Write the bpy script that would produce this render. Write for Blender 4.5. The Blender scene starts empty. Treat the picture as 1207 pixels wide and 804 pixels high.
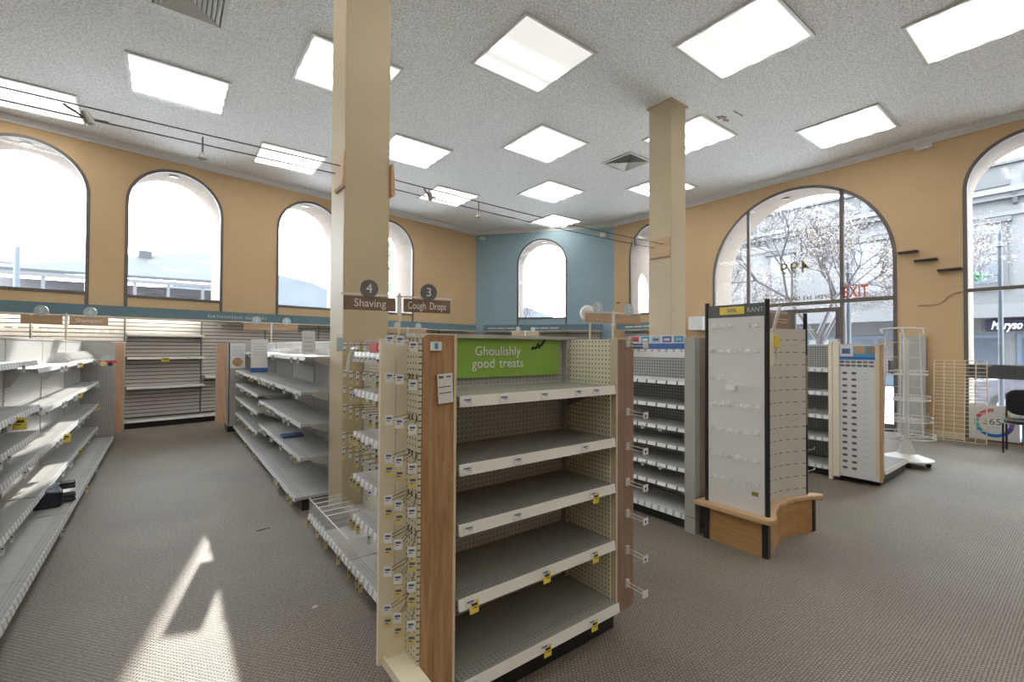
import bpy, bmesh, math, random
from mathutils import Vector, Matrix
R = math.radians
random.seed(7)
sc = bpy.context.scene
col = sc.collection

# ------------------------------------------------------------------ camera
cam_d = bpy.data.cameras.new('camera'); cam = bpy.data.objects.new('camera', cam_d)
col.objects.link(cam); sc.camera = cam
cam_d.sensor_width = 36.0; cam_d.lens = 535.26 / 1207 * 36.0
cam_d.clip_start = 0.05; cam_d.clip_end = 400
yaw, pitch, roll = R(37.28), R(0.85), R(-0.30)
cam.matrix_world = (Matrix.Translation((0, 0, 1.55)) @ Matrix.Rotation(-yaw, 4, 'Z')
                    @ Matrix.Rotation(R(90) + pitch, 4, 'X') @ Matrix.Rotation(-roll, 4, 'Z'))

# ------------------------------------------------------------------ world, sun, exposure
w = bpy.data.worlds.new('sky'); sc.world = w; w.use_nodes = True
bg = w.node_tree.nodes['Background']
bg.inputs[0].default_value = (0.84, 0.92, 1.0, 1); bg.inputs[1].default_value = 7.4
sd = bpy.data.lights.new('sun', 'SUN'); sun = bpy.data.objects.new('sun', sd); col.objects.link(sun)
sd.energy = 4.3; sd.angle = R(0.7); sd.color = (1.0, 0.95, 0.86)
_el = R(24.3)
sun.rotation_euler = Vector((-0.238 * math.cos(_el), -0.971 * math.cos(_el), -math.sin(_el))).to_track_quat('-Z', 'Y').to_euler()
sun.location = (6, 30, 14)
vs = sc.view_settings
vs.view_transform = 'Standard'; vs.look = 'None'; vs.gamma = 1.0; vs.use_curve_mapping = False
vs.exposure = 1.52
PANEL_E = 2.0          # brightness of the ceiling lamps

# ------------------------------------------------------------------ materials
M = {}
def nt(name):
    m = bpy.data.materials.new(name); m.use_nodes = True
    t = m.node_tree; b = t.nodes['Principled BSDF']; M[name] = m
    return m, t, b
def mat(name, c, rough=0.5, metal=0.0, spec=0.5, noise=0.0, nscale=8.0, bump=0.0, bscale=60.0, alpha=1.0, trans=0.0):
    m, t, b = nt(name)
    b.inputs['Base Color'].default_value = (*c, 1); b.inputs['Roughness'].default_value = rough
    b.inputs['Metallic'].default_value = metal; b.inputs['Specular IOR Level'].default_value = spec
    b.inputs['Alpha'].default_value = alpha; b.inputs['Transmission Weight'].default_value = trans
    tc = None
    if noise or bump:
        tc = t.nodes.new('ShaderNodeTexCoord')
    if noise:
        n = t.nodes.new('ShaderNodeTexNoise'); n.inputs['Scale'].default_value = nscale; n.inputs['Detail'].default_value = 5
        r = t.nodes.new('ShaderNodeMapRange'); r.inputs['To Min'].default_value = 1 - noise; r.inputs['To Max'].default_value = 1 + noise
        r.inputs['From Min'].default_value = 0.3; r.inputs['From Max'].default_value = 0.7
        x = t.nodes.new('ShaderNodeVectorMath'); x.operation = 'SCALE'; x.inputs[0].default_value = c
        t.links.new(tc.outputs['Object'], n.inputs['Vector']); t.links.new(n.outputs['Fac'], r.inputs['Value'])
        t.links.new(r.outputs['Result'], x.inputs['Scale']); t.links.new(x.outputs['Vector'], b.inputs['Base Color'])
    if bump:
        n = t.nodes.new('ShaderNodeTexNoise'); n.inputs['Scale'].default_value = bscale; n.inputs['Detail'].default_value = 3
        k = t.nodes.new('ShaderNodeBump'); k.inputs['Strength'].default_value = bump; k.inputs['Distance'].default_value = 0.01
        t.links.new(tc.outputs['Object'], n.inputs['Vector']); t.links.new(n.outputs['Fac'], k.inputs['Height'])
        t.links.new(k.outputs['Normal'], b.inputs['Normal'])
    return m
def math_n(t, op, a, b=None, c=None):
    n = t.nodes.new('ShaderNodeMath'); n.operation = op
    for i, v in enumerate((a, b, c)):
        if v is None: continue
        if isinstance(v, (int, float)): n.inputs[i].default_value = v
        else: t.links.new(v, n.inputs[i])
    return n.outputs[0]
def xyz(t):
    tc = t.nodes.new('ShaderNodeTexCoord'); s = t.nodes.new('ShaderNodeSeparateXYZ')
    t.links.new(tc.outputs['Object'], s.inputs[0]); return tc, s.outputs
def mixc(t, fac, a, b, sock):
    m = t.nodes.new('ShaderNodeMix'); m.data_type = 'RGBA'
    if isinstance(fac, (int, float)): m.inputs[0].default_value = fac
    else: t.links.new(fac, m.inputs[0])
    for i, v in ((6, a), (7, b)):
        if isinstance(v, tuple): m.inputs[i].default_value = (*v, 1)
        else: t.links.new(v, m.inputs[i])
    if sock is not None: t.links.new(m.outputs[2], sock)
    return m.outputs[2]
def frac_c(t, v, sp):     # distance to the nearest cell centre, in cells
    return math_n(t, 'SUBTRACT', math_n(t, 'FRACT', math_n(t, 'DIVIDE', v, sp)), 0.5)
def pegboard(name, c, hole, ax=(0, 2), sp=0.0254, rad=0.17, rough=0.5):
    m, t, b = nt(name); tc, o = xyz(t)
    u, v = frac_c(t, o[ax[0]], sp), frac_c(t, o[ax[1]], sp)
    d = math_n(t, 'SQRT', math_n(t, 'ADD', math_n(t, 'MULTIPLY', u, u), math_n(t, 'MULTIPLY', v, v)))
    f = math_n(t, 'LESS_THAN', d, rad)
    mixc(t, f, c, hole, b.inputs['Base Color']); b.inputs['Roughness'].default_value = rough
    return m
def dashes(name, c, hole, ax, spu, spv, wu, wv, off=0.0, rough=0.4):
    m, t, b = nt(name); tc, o = xyz(t)
    u, v = frac_c(t, o[ax[0]], spu), frac_c(t, math_n(t, 'ADD', o[ax[1]], off), spv)
    f = math_n(t, 'MULTIPLY', math_n(t, 'LESS_THAN', math_n(t, 'ABSOLUTE', u), wu), math_n(t, 'LESS_THAN', math_n(t, 'ABSOLUTE', v), wv))
    mixc(t, f, c, hole, b.inputs['Base Color']); b.inputs['Roughness'].default_value = rough
    return m
def wood(name, c1, c2, axis=2, scale=9.0, rough=0.45):
    m, t, b = nt(name); tc = t.nodes.new('ShaderNodeTexCoord')
    mp = t.nodes.new('ShaderNodeMapping'); s = [scale] * 3; s[axis] = scale * 0.09; mp.inputs['Scale'].default_value = s
    n = t.nodes.new('ShaderNodeTexNoise'); n.inputs['Scale'].default_value = 1.6; n.inputs['Detail'].default_value = 6; n.inputs['Distortion'].default_value = 1.2
    n2 = t.nodes.new('ShaderNodeTexNoise'); n2.inputs['Scale'].default_value = 9; n2.inputs['Detail'].default_value = 4
    t.links.new(tc.outputs['Object'], mp.inputs[0]); t.links.new(mp.outputs[0], n.inputs['Vector']); t.links.new(mp.outputs[0], n2.inputs['Vector'])
    f = math_n(t, 'ADD', math_n(t, 'MULTIPLY', n.outputs['Fac'], 0.7), math_n(t, 'MULTIPLY', n2.outputs['Fac'], 0.3))
    r = t.nodes.new('ShaderNodeMapRange'); r.inputs['From Min'].default_value = 0.35; r.inputs['From Max'].default_value = 0.65
    t.links.new(f, r.inputs['Value'])
    mixc(t, r.outputs['Result'], c1, c2, b.inputs['Base Color']); b.inputs['Roughness'].default_value = rough
    return m
def emit(name, c, s):
    m, t, b = nt(name); b.inputs['Emission Color'].default_value = (*c, 1); b.inputs['Emission Strength'].default_value = s
    b.inputs['Base Color'].default_value = (*c, 1); return m
def glassmat(name, tint=(1, 1, 1), gl=0.8, rough=0.0):
    m = bpy.data.materials.new(name); m.use_nodes = True; M[name] = m; t = m.node_tree
    t.nodes.remove(t.nodes['Principled BSDF']); out = t.nodes['Material Output']
    tr = t.nodes.new('ShaderNodeBsdfTransparent'); tr.inputs[0].default_value = (*tint, 1)
    g = t.nodes.new('ShaderNodeBsdfGlossy'); g.inputs['Roughness'].default_value = rough
    fr = t.nodes.new('ShaderNodeFresnel'); fr.inputs['IOR'].default_value = 1.4
    mx = t.nodes.new('ShaderNodeMixShader'); t.links.new(math_n(t, 'MULTIPLY', fr.outputs[0], gl), mx.inputs[0])
    t.links.new(tr.outputs[0], mx.inputs[1]); t.links.new(g.outputs[0], mx.inputs[2]); t.links.new(mx.outputs[0], out.inputs[0])
    return m
def acrylic(name, c, opacity):
    m = bpy.data.materials.new(name); m.use_nodes = True; M[name] = m; t = m.node_tree
    b = t.nodes['Principled BSDF']; b.inputs['Base Color'].default_value = (*c, 1); b.inputs['Roughness'].default_value = 0.15
    out = t.nodes['Material Output']; tr = t.nodes.new('ShaderNodeBsdfTransparent')
    mx = t.nodes.new('ShaderNodeMixShader'); mx.inputs[0].default_value = opacity
    t.links.new(tr.outputs[0], mx.inputs[1]); t.links.new(b.outputs[0], mx.inputs[2]); t.links.new(mx.outputs[0], out.inputs[0])
    return m

mat('wall_orange', (0.585, 0.405, 0.225), 0.7, noise=0.04, nscale=1.3, bump=0.05, bscale=90)
mat('wall_teal', (0.29, 0.41, 0.47), 0.65, noise=0.05, nscale=1.5, bump=0.05, bscale=90)
mat('wall_plain', (0.55, 0.45, 0.30), 0.8)
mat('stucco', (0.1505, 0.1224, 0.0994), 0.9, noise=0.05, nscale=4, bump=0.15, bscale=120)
mat('crown', (0.72, 0.71, 0.69), 0.5)
mat('column', (0.551, 0.457, 0.297), 0.55, noise=0.03, nscale=2)
mat('bronze', (0.14, 0.125, 0.11), 0.45, 0.3)
mat('white_metal', (0.65, 0.65, 0.611), 0.4)
mat('cream_metal', (0.798, 0.7248, 0.5676), 0.45)
mat('cream_trim', (0.675, 0.581, 0.419), 0.45)
mat('shelf_grey', (0.5115, 0.5115, 0.5027), 0.30, noise=0.06, nscale=14, spec=0.5)
mat('shelf_cream', (0.274, 0.269, 0.238), 0.33, noise=0.05, nscale=14)
mat('rail_white', (0.784, 0.784, 0.742), 0.35)
mat('panel_grey', (0.416, 0.416, 0.4), 0.45, noise=0.05, nscale=5)
mat('panel_white', (0.667, 0.667, 0.66), 0.35)
mat('black', (0.018, 0.018, 0.02), 0.4)
mat('navy', (0.012, 0.014, 0.03), 0.25)
mat('dark_grey', (0.11, 0.11, 0.115), 0.5)
mat('vent_back', (0.26, 0.26, 0.26), 0.6)
mat('dark_metal', (0.13, 0.12, 0.11), 0.35, 0.6)
mat('steel', (0.45, 0.44, 0.42), 0.3, 0.8)
mat('yellow_tag', (0.78, 0.62, 0.09), 0.6)
mat('tag_white', (0.77, 0.784, 0.784), 0.6)
mat('tag_cream', (0.676, 0.572, 0.26), 0.6)
mat('ink', (0.07, 0.12, 0.26), 0.7)
mat('ink_black', (0.04, 0.04, 0.04), 0.7)
mat('red', (0.62, 0.05, 0.04), 0.5)
mat('paper', (0.72, 0.73, 0.74), 0.8)
mat('green_sign', (0.225, 0.39, 0.06), 0.5, noise=0.05, nscale=6)
mat('bat', (0.012, 0.02, 0.008), 0.6)
mat('sign_teal', (0.115, 0.195, 0.23), 0.55)
mat('sign_grey', (0.13, 0.124, 0.124), 0.5)
mat('sign_face_pale', (0.42, 0.50, 0.52), 0.5)
mat('hook_wire', (0.20, 0.155, 0.10), 0.4, 0.5)
mat('letter_white', (0.7, 0.7, 0.68), 0.6)
mat('letter_gold', (0.24, 0.2, 0.06), 0.5)
mat('orange_red', (0.72, 0.10, 0.04), 0.5)
mat('blue_print', (0.05, 0.13, 0.42), 0.5)
mat('cyan_print', (0.06, 0.32, 0.55), 0.5)
mat('chair_black', (0.02, 0.021, 0.024), 0.35)
mat('chair_frame', (0.03, 0.03, 0.035), 0.3, 0.5)
mat('sheet_grey', (0.378, 0.378, 0.357), 0.5, noise=0.03, nscale=2)
mat('slat', (0.648, 0.6156, 0.5724), 0.5, noise=0.05, nscale=3)
mat('slat_groove', (0.10, 0.10, 0.10), 0.6)
mat('plastic_clear', (0.85, 0.86, 0.84), 0.2)
acrylic('clear', (0.85, 0.86, 0.85), 0.16)
acrylic('clear_thin', (0.80, 0.82, 0.82), 0.22)
acrylic('hook_plastic', (0.85, 0.83, 0.78), 0.65)
glassmat('glass', (0.97, 0.98, 0.98), 0.75)
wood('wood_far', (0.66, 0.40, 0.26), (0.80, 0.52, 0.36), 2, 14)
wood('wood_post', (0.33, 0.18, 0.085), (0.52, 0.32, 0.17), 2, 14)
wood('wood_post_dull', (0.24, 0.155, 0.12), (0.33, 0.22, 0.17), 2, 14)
wood('wood_base', (0.38, 0.20, 0.075), (0.53, 0.31, 0.13), 1, 10)
wood('wood_base_x', (0.38, 0.20, 0.075), (0.53, 0.31, 0.13), 0, 10)
wood('wood_ledge', (0.50, 0.32, 0.17), (0.60, 0.41, 0.23), 1, 8)
wood('wood_sign', (0.16, 0.095, 0.06), (0.23, 0.14, 0.095), 0, 12)
wood('wood_sign_pale', (0.42, 0.27, 0.16), (0.52, 0.35, 0.22), 0, 12)
pegboard('peg_grey', (0.46, 0.46, 0.45), (0.04, 0.04, 0.04), (0, 2))
pegboard('peg_grey_y', (0.48, 0.48, 0.475), (0.06, 0.06, 0.06), (1, 2), rad=0.15)
pegboard('peg_cream_y', (0.70, 0.68, 0.55), (0.06, 0.06, 0.05), (1, 2))
pegboard('peg_cream_x', (0.76, 0.75, 0.59), (0.06, 0.06, 0.05), (0, 2))
pegboard('deck_dots', (0.275, 0.27, 0.245), (0.06, 0.06, 0.06), (0, 1), 0.022, 0.16, 0.33)
pegboard('deck_dots_grey', (0.46, 0.46, 0.455), (0.08, 0.08, 0.08), (0, 1), 0.022, 0.16, 0.3)
pegboard('mesh_grey', (0.30, 0.30, 0.30), (0.10, 0.10, 0.10), (1, 2), 0.03, 0.3)
dashes('kiosk_slots', (0.60, 0.60, 0.575), (0.16, 0.16, 0.15), (0, 2), 0.085, 0.105, 0.27, 0.035)
dashes('rail_labels', (0.76, 0.76, 0.76), (0.42, 0.44, 0.48), (1, 2), 0.075, 5.0, 0.17, 0.49)
dashes('rail_dots', (0.78, 0.78, 0.77), (0.12, 0.13, 0.16), (1, 2), 0.105, 5.0, 0.08, 0.49)
dashes('rail_labels_x', (0.74, 0.74, 0.73), (0.25, 0.28, 0.32), (0, 2), 0.21, 5.0, 0.07, 0.49)

def carpet():
    m, t, b = nt('carpet'); tc, o = xyz(t)
    sp = 0.0145
    u = math_n(t, 'DIVIDE', o[0], sp); v = math_n(t, 'DIVIDE', o[1], sp)
    # basket weave: every second row is shifted by half a loop
    row = math_n(t, 'FLOOR', v); sh = math_n(t, 'MULTIPLY', math_n(t, 'MODULO', row, 2.0), 0.5)
    fu = math_n(t, 'SUBTRACT', math_n(t, 'FRACT', math_n(t, 'ADD', math_n(t, 'MULTIPLY', u, 0.62), sh)), 0.5)
    fv = math_n(t, 'SUBTRACT', math_n(t, 'FRACT', v), 0.5)
    d = math_n(t, 'ADD', math_n(t, 'MULTIPLY', math_n(t, 'MULTIPLY', fu, fu), 3.2), math_n(t, 'MULTIPLY', math_n(t, 'MULTIPLY', fv, fv), 3.2))
    hgt = math_n(t, 'SUBTRACT', 1.0, d)
    n = t.nodes.new('ShaderNodeTexNoise'); n.inputs['Scale'].default_value = 70; n.inputs['Detail'].default_value = 3
    n2 = t.nodes.new('ShaderNodeTexNoise'); n2.inputs['Scale'].default_value = 0.9; n2.inputs['Detail'].default_value = 4
    t.links.new(tc.outputs['Object'], n.inputs['Vector']); t.links.new(tc.outputs['Object'], n2.inputs['Vector'])
    f = math_n(t, 'ADD', math_n(t, 'MULTIPLY', hgt, 0.85), math_n(t, 'MULTIPLY', math_n(t, 'SUBTRACT', n.outputs['Fac'], 0.5), 1.6))
    r = t.nodes.new('ShaderNodeMapRange'); r.inputs['From Min'].default_value = 0.05; r.inputs['From Max'].default_value = 1.0
    t.links.new(f, r.inputs['Value'])
    c1 = mixc(t, r.outputs['Result'], (0.112, 0.098, 0.076), (0.315, 0.276, 0.222), None)
    c2 = mixc(t, r.outputs['Result'], (0.098, 0.084, 0.066), (0.275, 0.236, 0.19), None)
    r2 = t.nodes.new('ShaderNodeMapRange'); r2.inputs['From Min'].default_value = 0.4; r2.inputs['From Max'].default_value = 0.6
    t.links.new(n2.outputs['Fac'], r2.inputs['Value'])
    mixc(t, r2.outputs['Result'], c1, c2, b.inputs['Base Color'])
    k = t.nodes.new('ShaderNodeBump'); k.inputs['Strength'].default_value = 0.6; k.inputs['Distance'].default_value = 0.004
    t.links.new(hgt, k.inputs['Height']); t.links.new(k.outputs['Normal'], b.inputs['Normal'])
    b.inputs['Roughness'].default_value = 0.62; b.inputs['Specular IOR Level'].default_value = 0.5
carpet()
def ceilmat():
    m, t, b = nt('ceiling_stipple'); tc = t.nodes.new('ShaderNodeTexCoord')
    n = t.nodes.new('ShaderNodeTexNoise'); n.inputs['Scale'].default_value = 42; n.inputs['Detail'].default_value = 4; n.inputs['Roughness'].default_value = 0.65
    t.links.new(tc.outputs['Object'], n.inputs['Vector'])
    r = t.nodes.new('ShaderNodeMapRange'); r.inputs['From Min'].default_value = 0.38; r.inputs['From Max'].default_value = 0.60
    t.links.new(n.outputs['Fac'], r.inputs['Value'])
    mixc(t, r.outputs['Result'], (0.64, 0.64, 0.64), (0.95, 0.945, 0.93), b.inputs['Base Color'])
    k = t.nodes.new('ShaderNodeBump'); k.inputs['Strength'].default_value = 0.7; k.inputs['Distance'].default_value = 0.012
    t.links.new(n.outputs['Fac'], k.inputs['Height']); t.links.new(k.outputs['Normal'], b.inputs['Normal'])
    b.inputs['Roughness'].default_value = 0.95
ceilmat()
def diffuser(name, tubes, lo, hi):
    # prismatic lens over fluorescent tubes: each (centre, strength) is a tube that is lit
    m, t, b = nt(name); tc, o = xyz(t)
    tot = None
    for y0, s in tubes:
        d = math_n(t, 'ABSOLUTE', math_n(t, 'SUBTRACT', o[1], y0))
        g = math_n(t, 'MULTIPLY', math_n(t, 'POWER', 2.718, math_n(t, 'MULTIPLY', math_n(t, 'MULTIPLY', d, d), -1 / (2 * 0.04 ** 2))), s)
        tot = g if tot is None else math_n(t, 'ADD', tot, g)
    st = math_n(t, 'ADD', math_n(t, 'MULTIPLY', tot, hi), lo)
    b.inputs['Base Color'].default_value = (0.7, 0.7, 0.66, 1); b.inputs['Roughness'].default_value = 0.4
    b.inputs['Emission Color'].default_value = (1.0, 0.98, 0.94, 1)
    t.links.new(st, b.inputs['Emission Strength'])
TB = [-0.42, -0.14, 0.14, 0.42]
diffuser('lens_full', [(y, 1) for y in TB], 0.24, PANEL_E * 1.95)
diffuser('lens_far_half', [(-0.02, 0.25), (0.12, 0.6), (0.44, 1.0)], 0.22, PANEL_E * 1.5)
diffuser('lens_mid', [(-0.42, 0.5), (-0.05, 0.6), (0.30, 1.0)], 0.23, PANEL_E * 1.5)

emit('tube_light', (1.0, 0.90, 0.80), 16.0)
mat('asphalt', (0.408, 0.408, 0.4216), 0.9, noise=.05, nscale=2)
mat('concrete', (0.66, 0.64, 0.62), 0.9, noise=.05, nscale=3)
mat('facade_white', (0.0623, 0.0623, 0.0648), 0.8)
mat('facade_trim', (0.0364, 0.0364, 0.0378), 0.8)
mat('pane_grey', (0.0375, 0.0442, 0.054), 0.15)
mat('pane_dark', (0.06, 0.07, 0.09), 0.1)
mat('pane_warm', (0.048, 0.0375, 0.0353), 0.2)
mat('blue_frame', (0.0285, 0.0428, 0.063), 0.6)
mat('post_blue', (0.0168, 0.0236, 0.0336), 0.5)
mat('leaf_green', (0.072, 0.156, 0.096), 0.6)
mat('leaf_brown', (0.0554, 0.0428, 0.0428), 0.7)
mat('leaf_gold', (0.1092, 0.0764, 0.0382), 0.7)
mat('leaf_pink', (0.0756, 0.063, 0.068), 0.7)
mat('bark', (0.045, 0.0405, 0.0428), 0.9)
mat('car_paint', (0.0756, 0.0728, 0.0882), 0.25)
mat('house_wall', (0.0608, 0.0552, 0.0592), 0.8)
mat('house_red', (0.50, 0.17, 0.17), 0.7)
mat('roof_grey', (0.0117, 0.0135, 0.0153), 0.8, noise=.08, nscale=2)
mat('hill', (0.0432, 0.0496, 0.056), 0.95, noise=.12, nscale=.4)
for _n, _c in (('blue', (.0, .20, .55)), ('teal', (.02, .36, .46)), ('grey', (.16, .42, .42)), ('red', (.55, .10, .14)), ('red2', (.62, .13, .17)), ('orange', (.75, .42, .14)), ('purple', (.28, .12, .38)), ('indigo', (.08, .08, .42)), ('blue2', (.02, .14, .60))):
    mat('ring_' + _n, _c, 0.5)

# ------------------------------------------------------------------ mesh helpers
class MB:
    def __init__(s): s.v = []; s.f = []; s.m = []
    def add(s, vs_, fs_, mi=0):
        k = len(s.v); s.v += [tuple(p) for p in vs_]
        for q in fs_: s.f.append([k + i for i in q]); s.m.append(mi)
        return s
    def box(s, x0, y0, z0, x1, y1, z1, mi=0):
        x0, x1 = min(x0, x1), max(x0, x1); y0, y1 = min(y0, y1), max(y0, y1); z0, z1 = min(z0, z1), max(z0, z1)
        v = [(x0, y0, z0), (x1, y0, z0), (x1, y1, z0), (x0, y1, z0), (x0, y0, z1), (x1, y0, z1), (x1, y1, z1), (x0, y1, z1)]
        return s.add(v, [(3, 2, 1, 0), (4, 5, 6, 7), (0, 1, 5, 4), (1, 2, 6, 5), (2, 3, 7, 6), (3, 0, 4, 7)], mi)
    def hexa(s, b, t, mi=0):       # four bottom and four top points
        return s.add(list(b) + list(t), [(3, 2, 1, 0), (4, 5, 6, 7), (0, 1, 5, 4), (1, 2, 6, 5), (2, 3, 7, 6), (3, 0, 4, 7)], mi)
    def cyl(s, p0, p1, r, n=10, r1=None, mi=0, cap=True):
        p0, p1 = Vector(p0), Vector(p1); a = (p1 - p0).normalized()
        u = a.orthogonal().normalized(); v = a.cross(u); r1 = r if r1 is None else r1
        vv = [p0 + (u * math.cos(2 * math.pi * i / n) + v * math.sin(2 * math.pi * i / n)) * r for i in range(n)]
        vv += [p1 + (u * math.cos(2 * math.pi * i / n) + v * math.sin(2 * math.pi * i / n)) * r1 for i in range(n)]
        ff = [(i, (i + 1) % n, n + (i + 1) % n, n + i) for i in range(n)]
        if cap: ff += [tuple(range(n - 1, -1, -1)), tuple(range(n, 2 * n))]
        return s.add(vv, ff, mi)
    def tube(s, pts, r, n=6, mi=0):
        for a, b in zip(pts[:-1], pts[1:]): s.cyl(a, b, r, n, mi=mi)
        return s
    def prism(s, poly, axis, a, b, mi=0, mi_side=None):   # poly in the two other axes, extruded from a to b
        n = len(poly)
        def P(q, t):
            if axis == 0: return (t, q[0], q[1])
            if axis == 1: return (q[0], t, q[1])
            return (q[0], q[1], t)
        vv = [P(q, a) for q in poly] + [P(q, b) for q in poly]
        s.add(vv, [tuple(range(n - 1, -1, -1)), tuple(range(n, 2 * n))], mi)
        k = len(s.v) - 2 * n
        for i in range(n):
            s.f.append([k + i, k + (i + 1) % n, k + n + (i + 1) % n, k + n + i]); s.m.append(mi if mi_side is None else mi_side)
        return s
    def lathe(s, prof, n=20, c=(0, 0), mi=0):
        vv = []
        for r, z in prof: vv += [(c[0] + r * math.cos(2 * math.pi * i / n), c[1] + r * math.sin(2 * math.pi * i / n), z) for i in range(n)]
        ff = []
        for k in range(len(prof) - 1):
            for i in range(n): ff.append((k * n + i, k * n + (i + 1) % n, (k + 1) * n + (i + 1) % n, (k + 1) * n + i))
        ff += [tuple(range(n - 1, -1, -1)), tuple(range((len(prof) - 1) * n, len(prof) * n))]
        return s.add(vv, ff, mi)
    def mesh(s, name, mats):
        me = bpy.data.meshes.new(name); me.from_pydata(s.v, [], s.f)
        if not isinstance(mats, (list, tuple)): mats = [mats]
        for x in mats: me.materials.append(M[x])
        if len(mats) > 1: me.polygons.foreach_set('material_index', s.m)
        bm = bmesh.new(); bm.from_mesh(me); bmesh.ops.recalc_face_normals(bm, faces=bm.faces); bm.to_mesh(me); bm.free()
        return me
    def build(s, name, mats, parent=None, loc=(0, 0, 0), rot=(0, 0, 0), smooth=False, bevel=0):
        me = s.mesh(name, mats)
        if smooth: me.polygons.foreach_set('use_smooth', [True] * len(me.polygons))
        return put(name, me, parent, loc, rot, bevel)
def put(name, me, parent=None, loc=(0, 0, 0), rot=(0, 0, 0), bevel=0):
    o = bpy.data.objects.new(name, me); col.objects.link(o); o.parent = parent
    o.location = loc; o.rotation_euler = rot
    if bevel:
        b = o.modifiers.new('bevel', 'BEVEL'); b.width = bevel; b.segments = 2; b.limit_method = 'ANGLE'
    return o
def tag(o, label, cat, group=None):
    o['label'] = label; o['category'] = cat
    if group: o['group'] = group
    return o
def thing(name, label, cat, loc=(0, 0, 0), rz=0.0, group=None):
    o = bpy.data.objects.new(name, None); col.objects.link(o); o.location = loc; o.rotation_euler = (0, 0, rz)
    o.empty_display_size = 0.1
    return tag(o, label, cat, group)
def struct(o): o['kind'] = 'structure'; return o
def sempty(name, loc=(0, 0, 0), rz=0.0):
    o = bpy.data.objects.new(name, None); col.objects.link(o); o.location = loc; o.rotation_euler = (0, 0, rz); o['kind'] = 'structure'
    return o
def copy_tree(o, parent=None):
    c = o.copy(); col.objects.link(c); c.parent = parent
    for ch in list(o.children): copy_tree(ch, c)
    return c
def text(body, size, m, parent=None, loc=(0, 0, 0), rot=(0, 0, 0), name='lettering', ext=0.001, align='CENTER', sx=1.0, space=1.0, off=0.0, shear=0.0):
    cu = bpy.data.curves.new('txt', 'FONT'); cu.body = body; cu.size = size; cu.extrude = ext; cu.align_x = align; cu.align_y = 'CENTER'
    cu.space_character = space; cu.space_line = 0.95; cu.resolution_u = 3; cu.offset = off; cu.shear = shear
    t = bpy.data.objects.new('txt', cu); col.objects.link(t)
    dg = bpy.context.evaluated_depsgraph_get()
    me = bpy.data.meshes.new_from_object(t.evaluated_get(dg)); bpy.data.objects.remove(t)
    me.materials.clear(); me.materials.append(M[m])
    o = put(name, me, parent, loc, rot); o.scale = (sx, 1, 1); return o
UP = (R(90), 0, 0)                # text facing -Y
UPX = (R(90), 0, R(-90))          # text facing -X

# ================================================================== THE SHELL
B = Vector((8.161, 12.734)); RC = Vector((10.948, 9.212))
DB = Vector((0.988, 0.154)).normalized(); DC = (RC - B).normalized(); DR = Vector((0, -1))
XL, YF = -8.0, -6.0
CEIL = 5.40
def fr(origin, d, s=0.0):
    p = origin + d * s
    return (p.x, p.y, 0), math.atan2(d.y, d.x)
BL = B + DB * ((XL - B.x) / DB.x)
room = [(XL, YF), (RC.x, YF), (RC.x, RC.y), (B.x, B.y), (BL.x, BL.y)]
fl = MB(); fl.prism([(XL - .3, YF - .3), (RC.x + .98, YF - .3), (RC.x + .98, RC.y + .5), (B.x + .5, B.y + .95), (BL.x - .3, BL.y + .95)], 2, -0.08, 0.0)
struct(fl.build('floor', 'carpet'))
cl = MB(); cl.prism([(XL - .3, YF - .3), (RC.x + .98, YF - .3), (RC.x + .98, RC.y + .5), (B.x + .5, B.y + .95), (BL.x - .3, BL.y + .95)], 2, CEIL, CEIL + 0.15)
ceil = struct(cl.build('ceiling', 'ceiling_stipple'))

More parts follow.
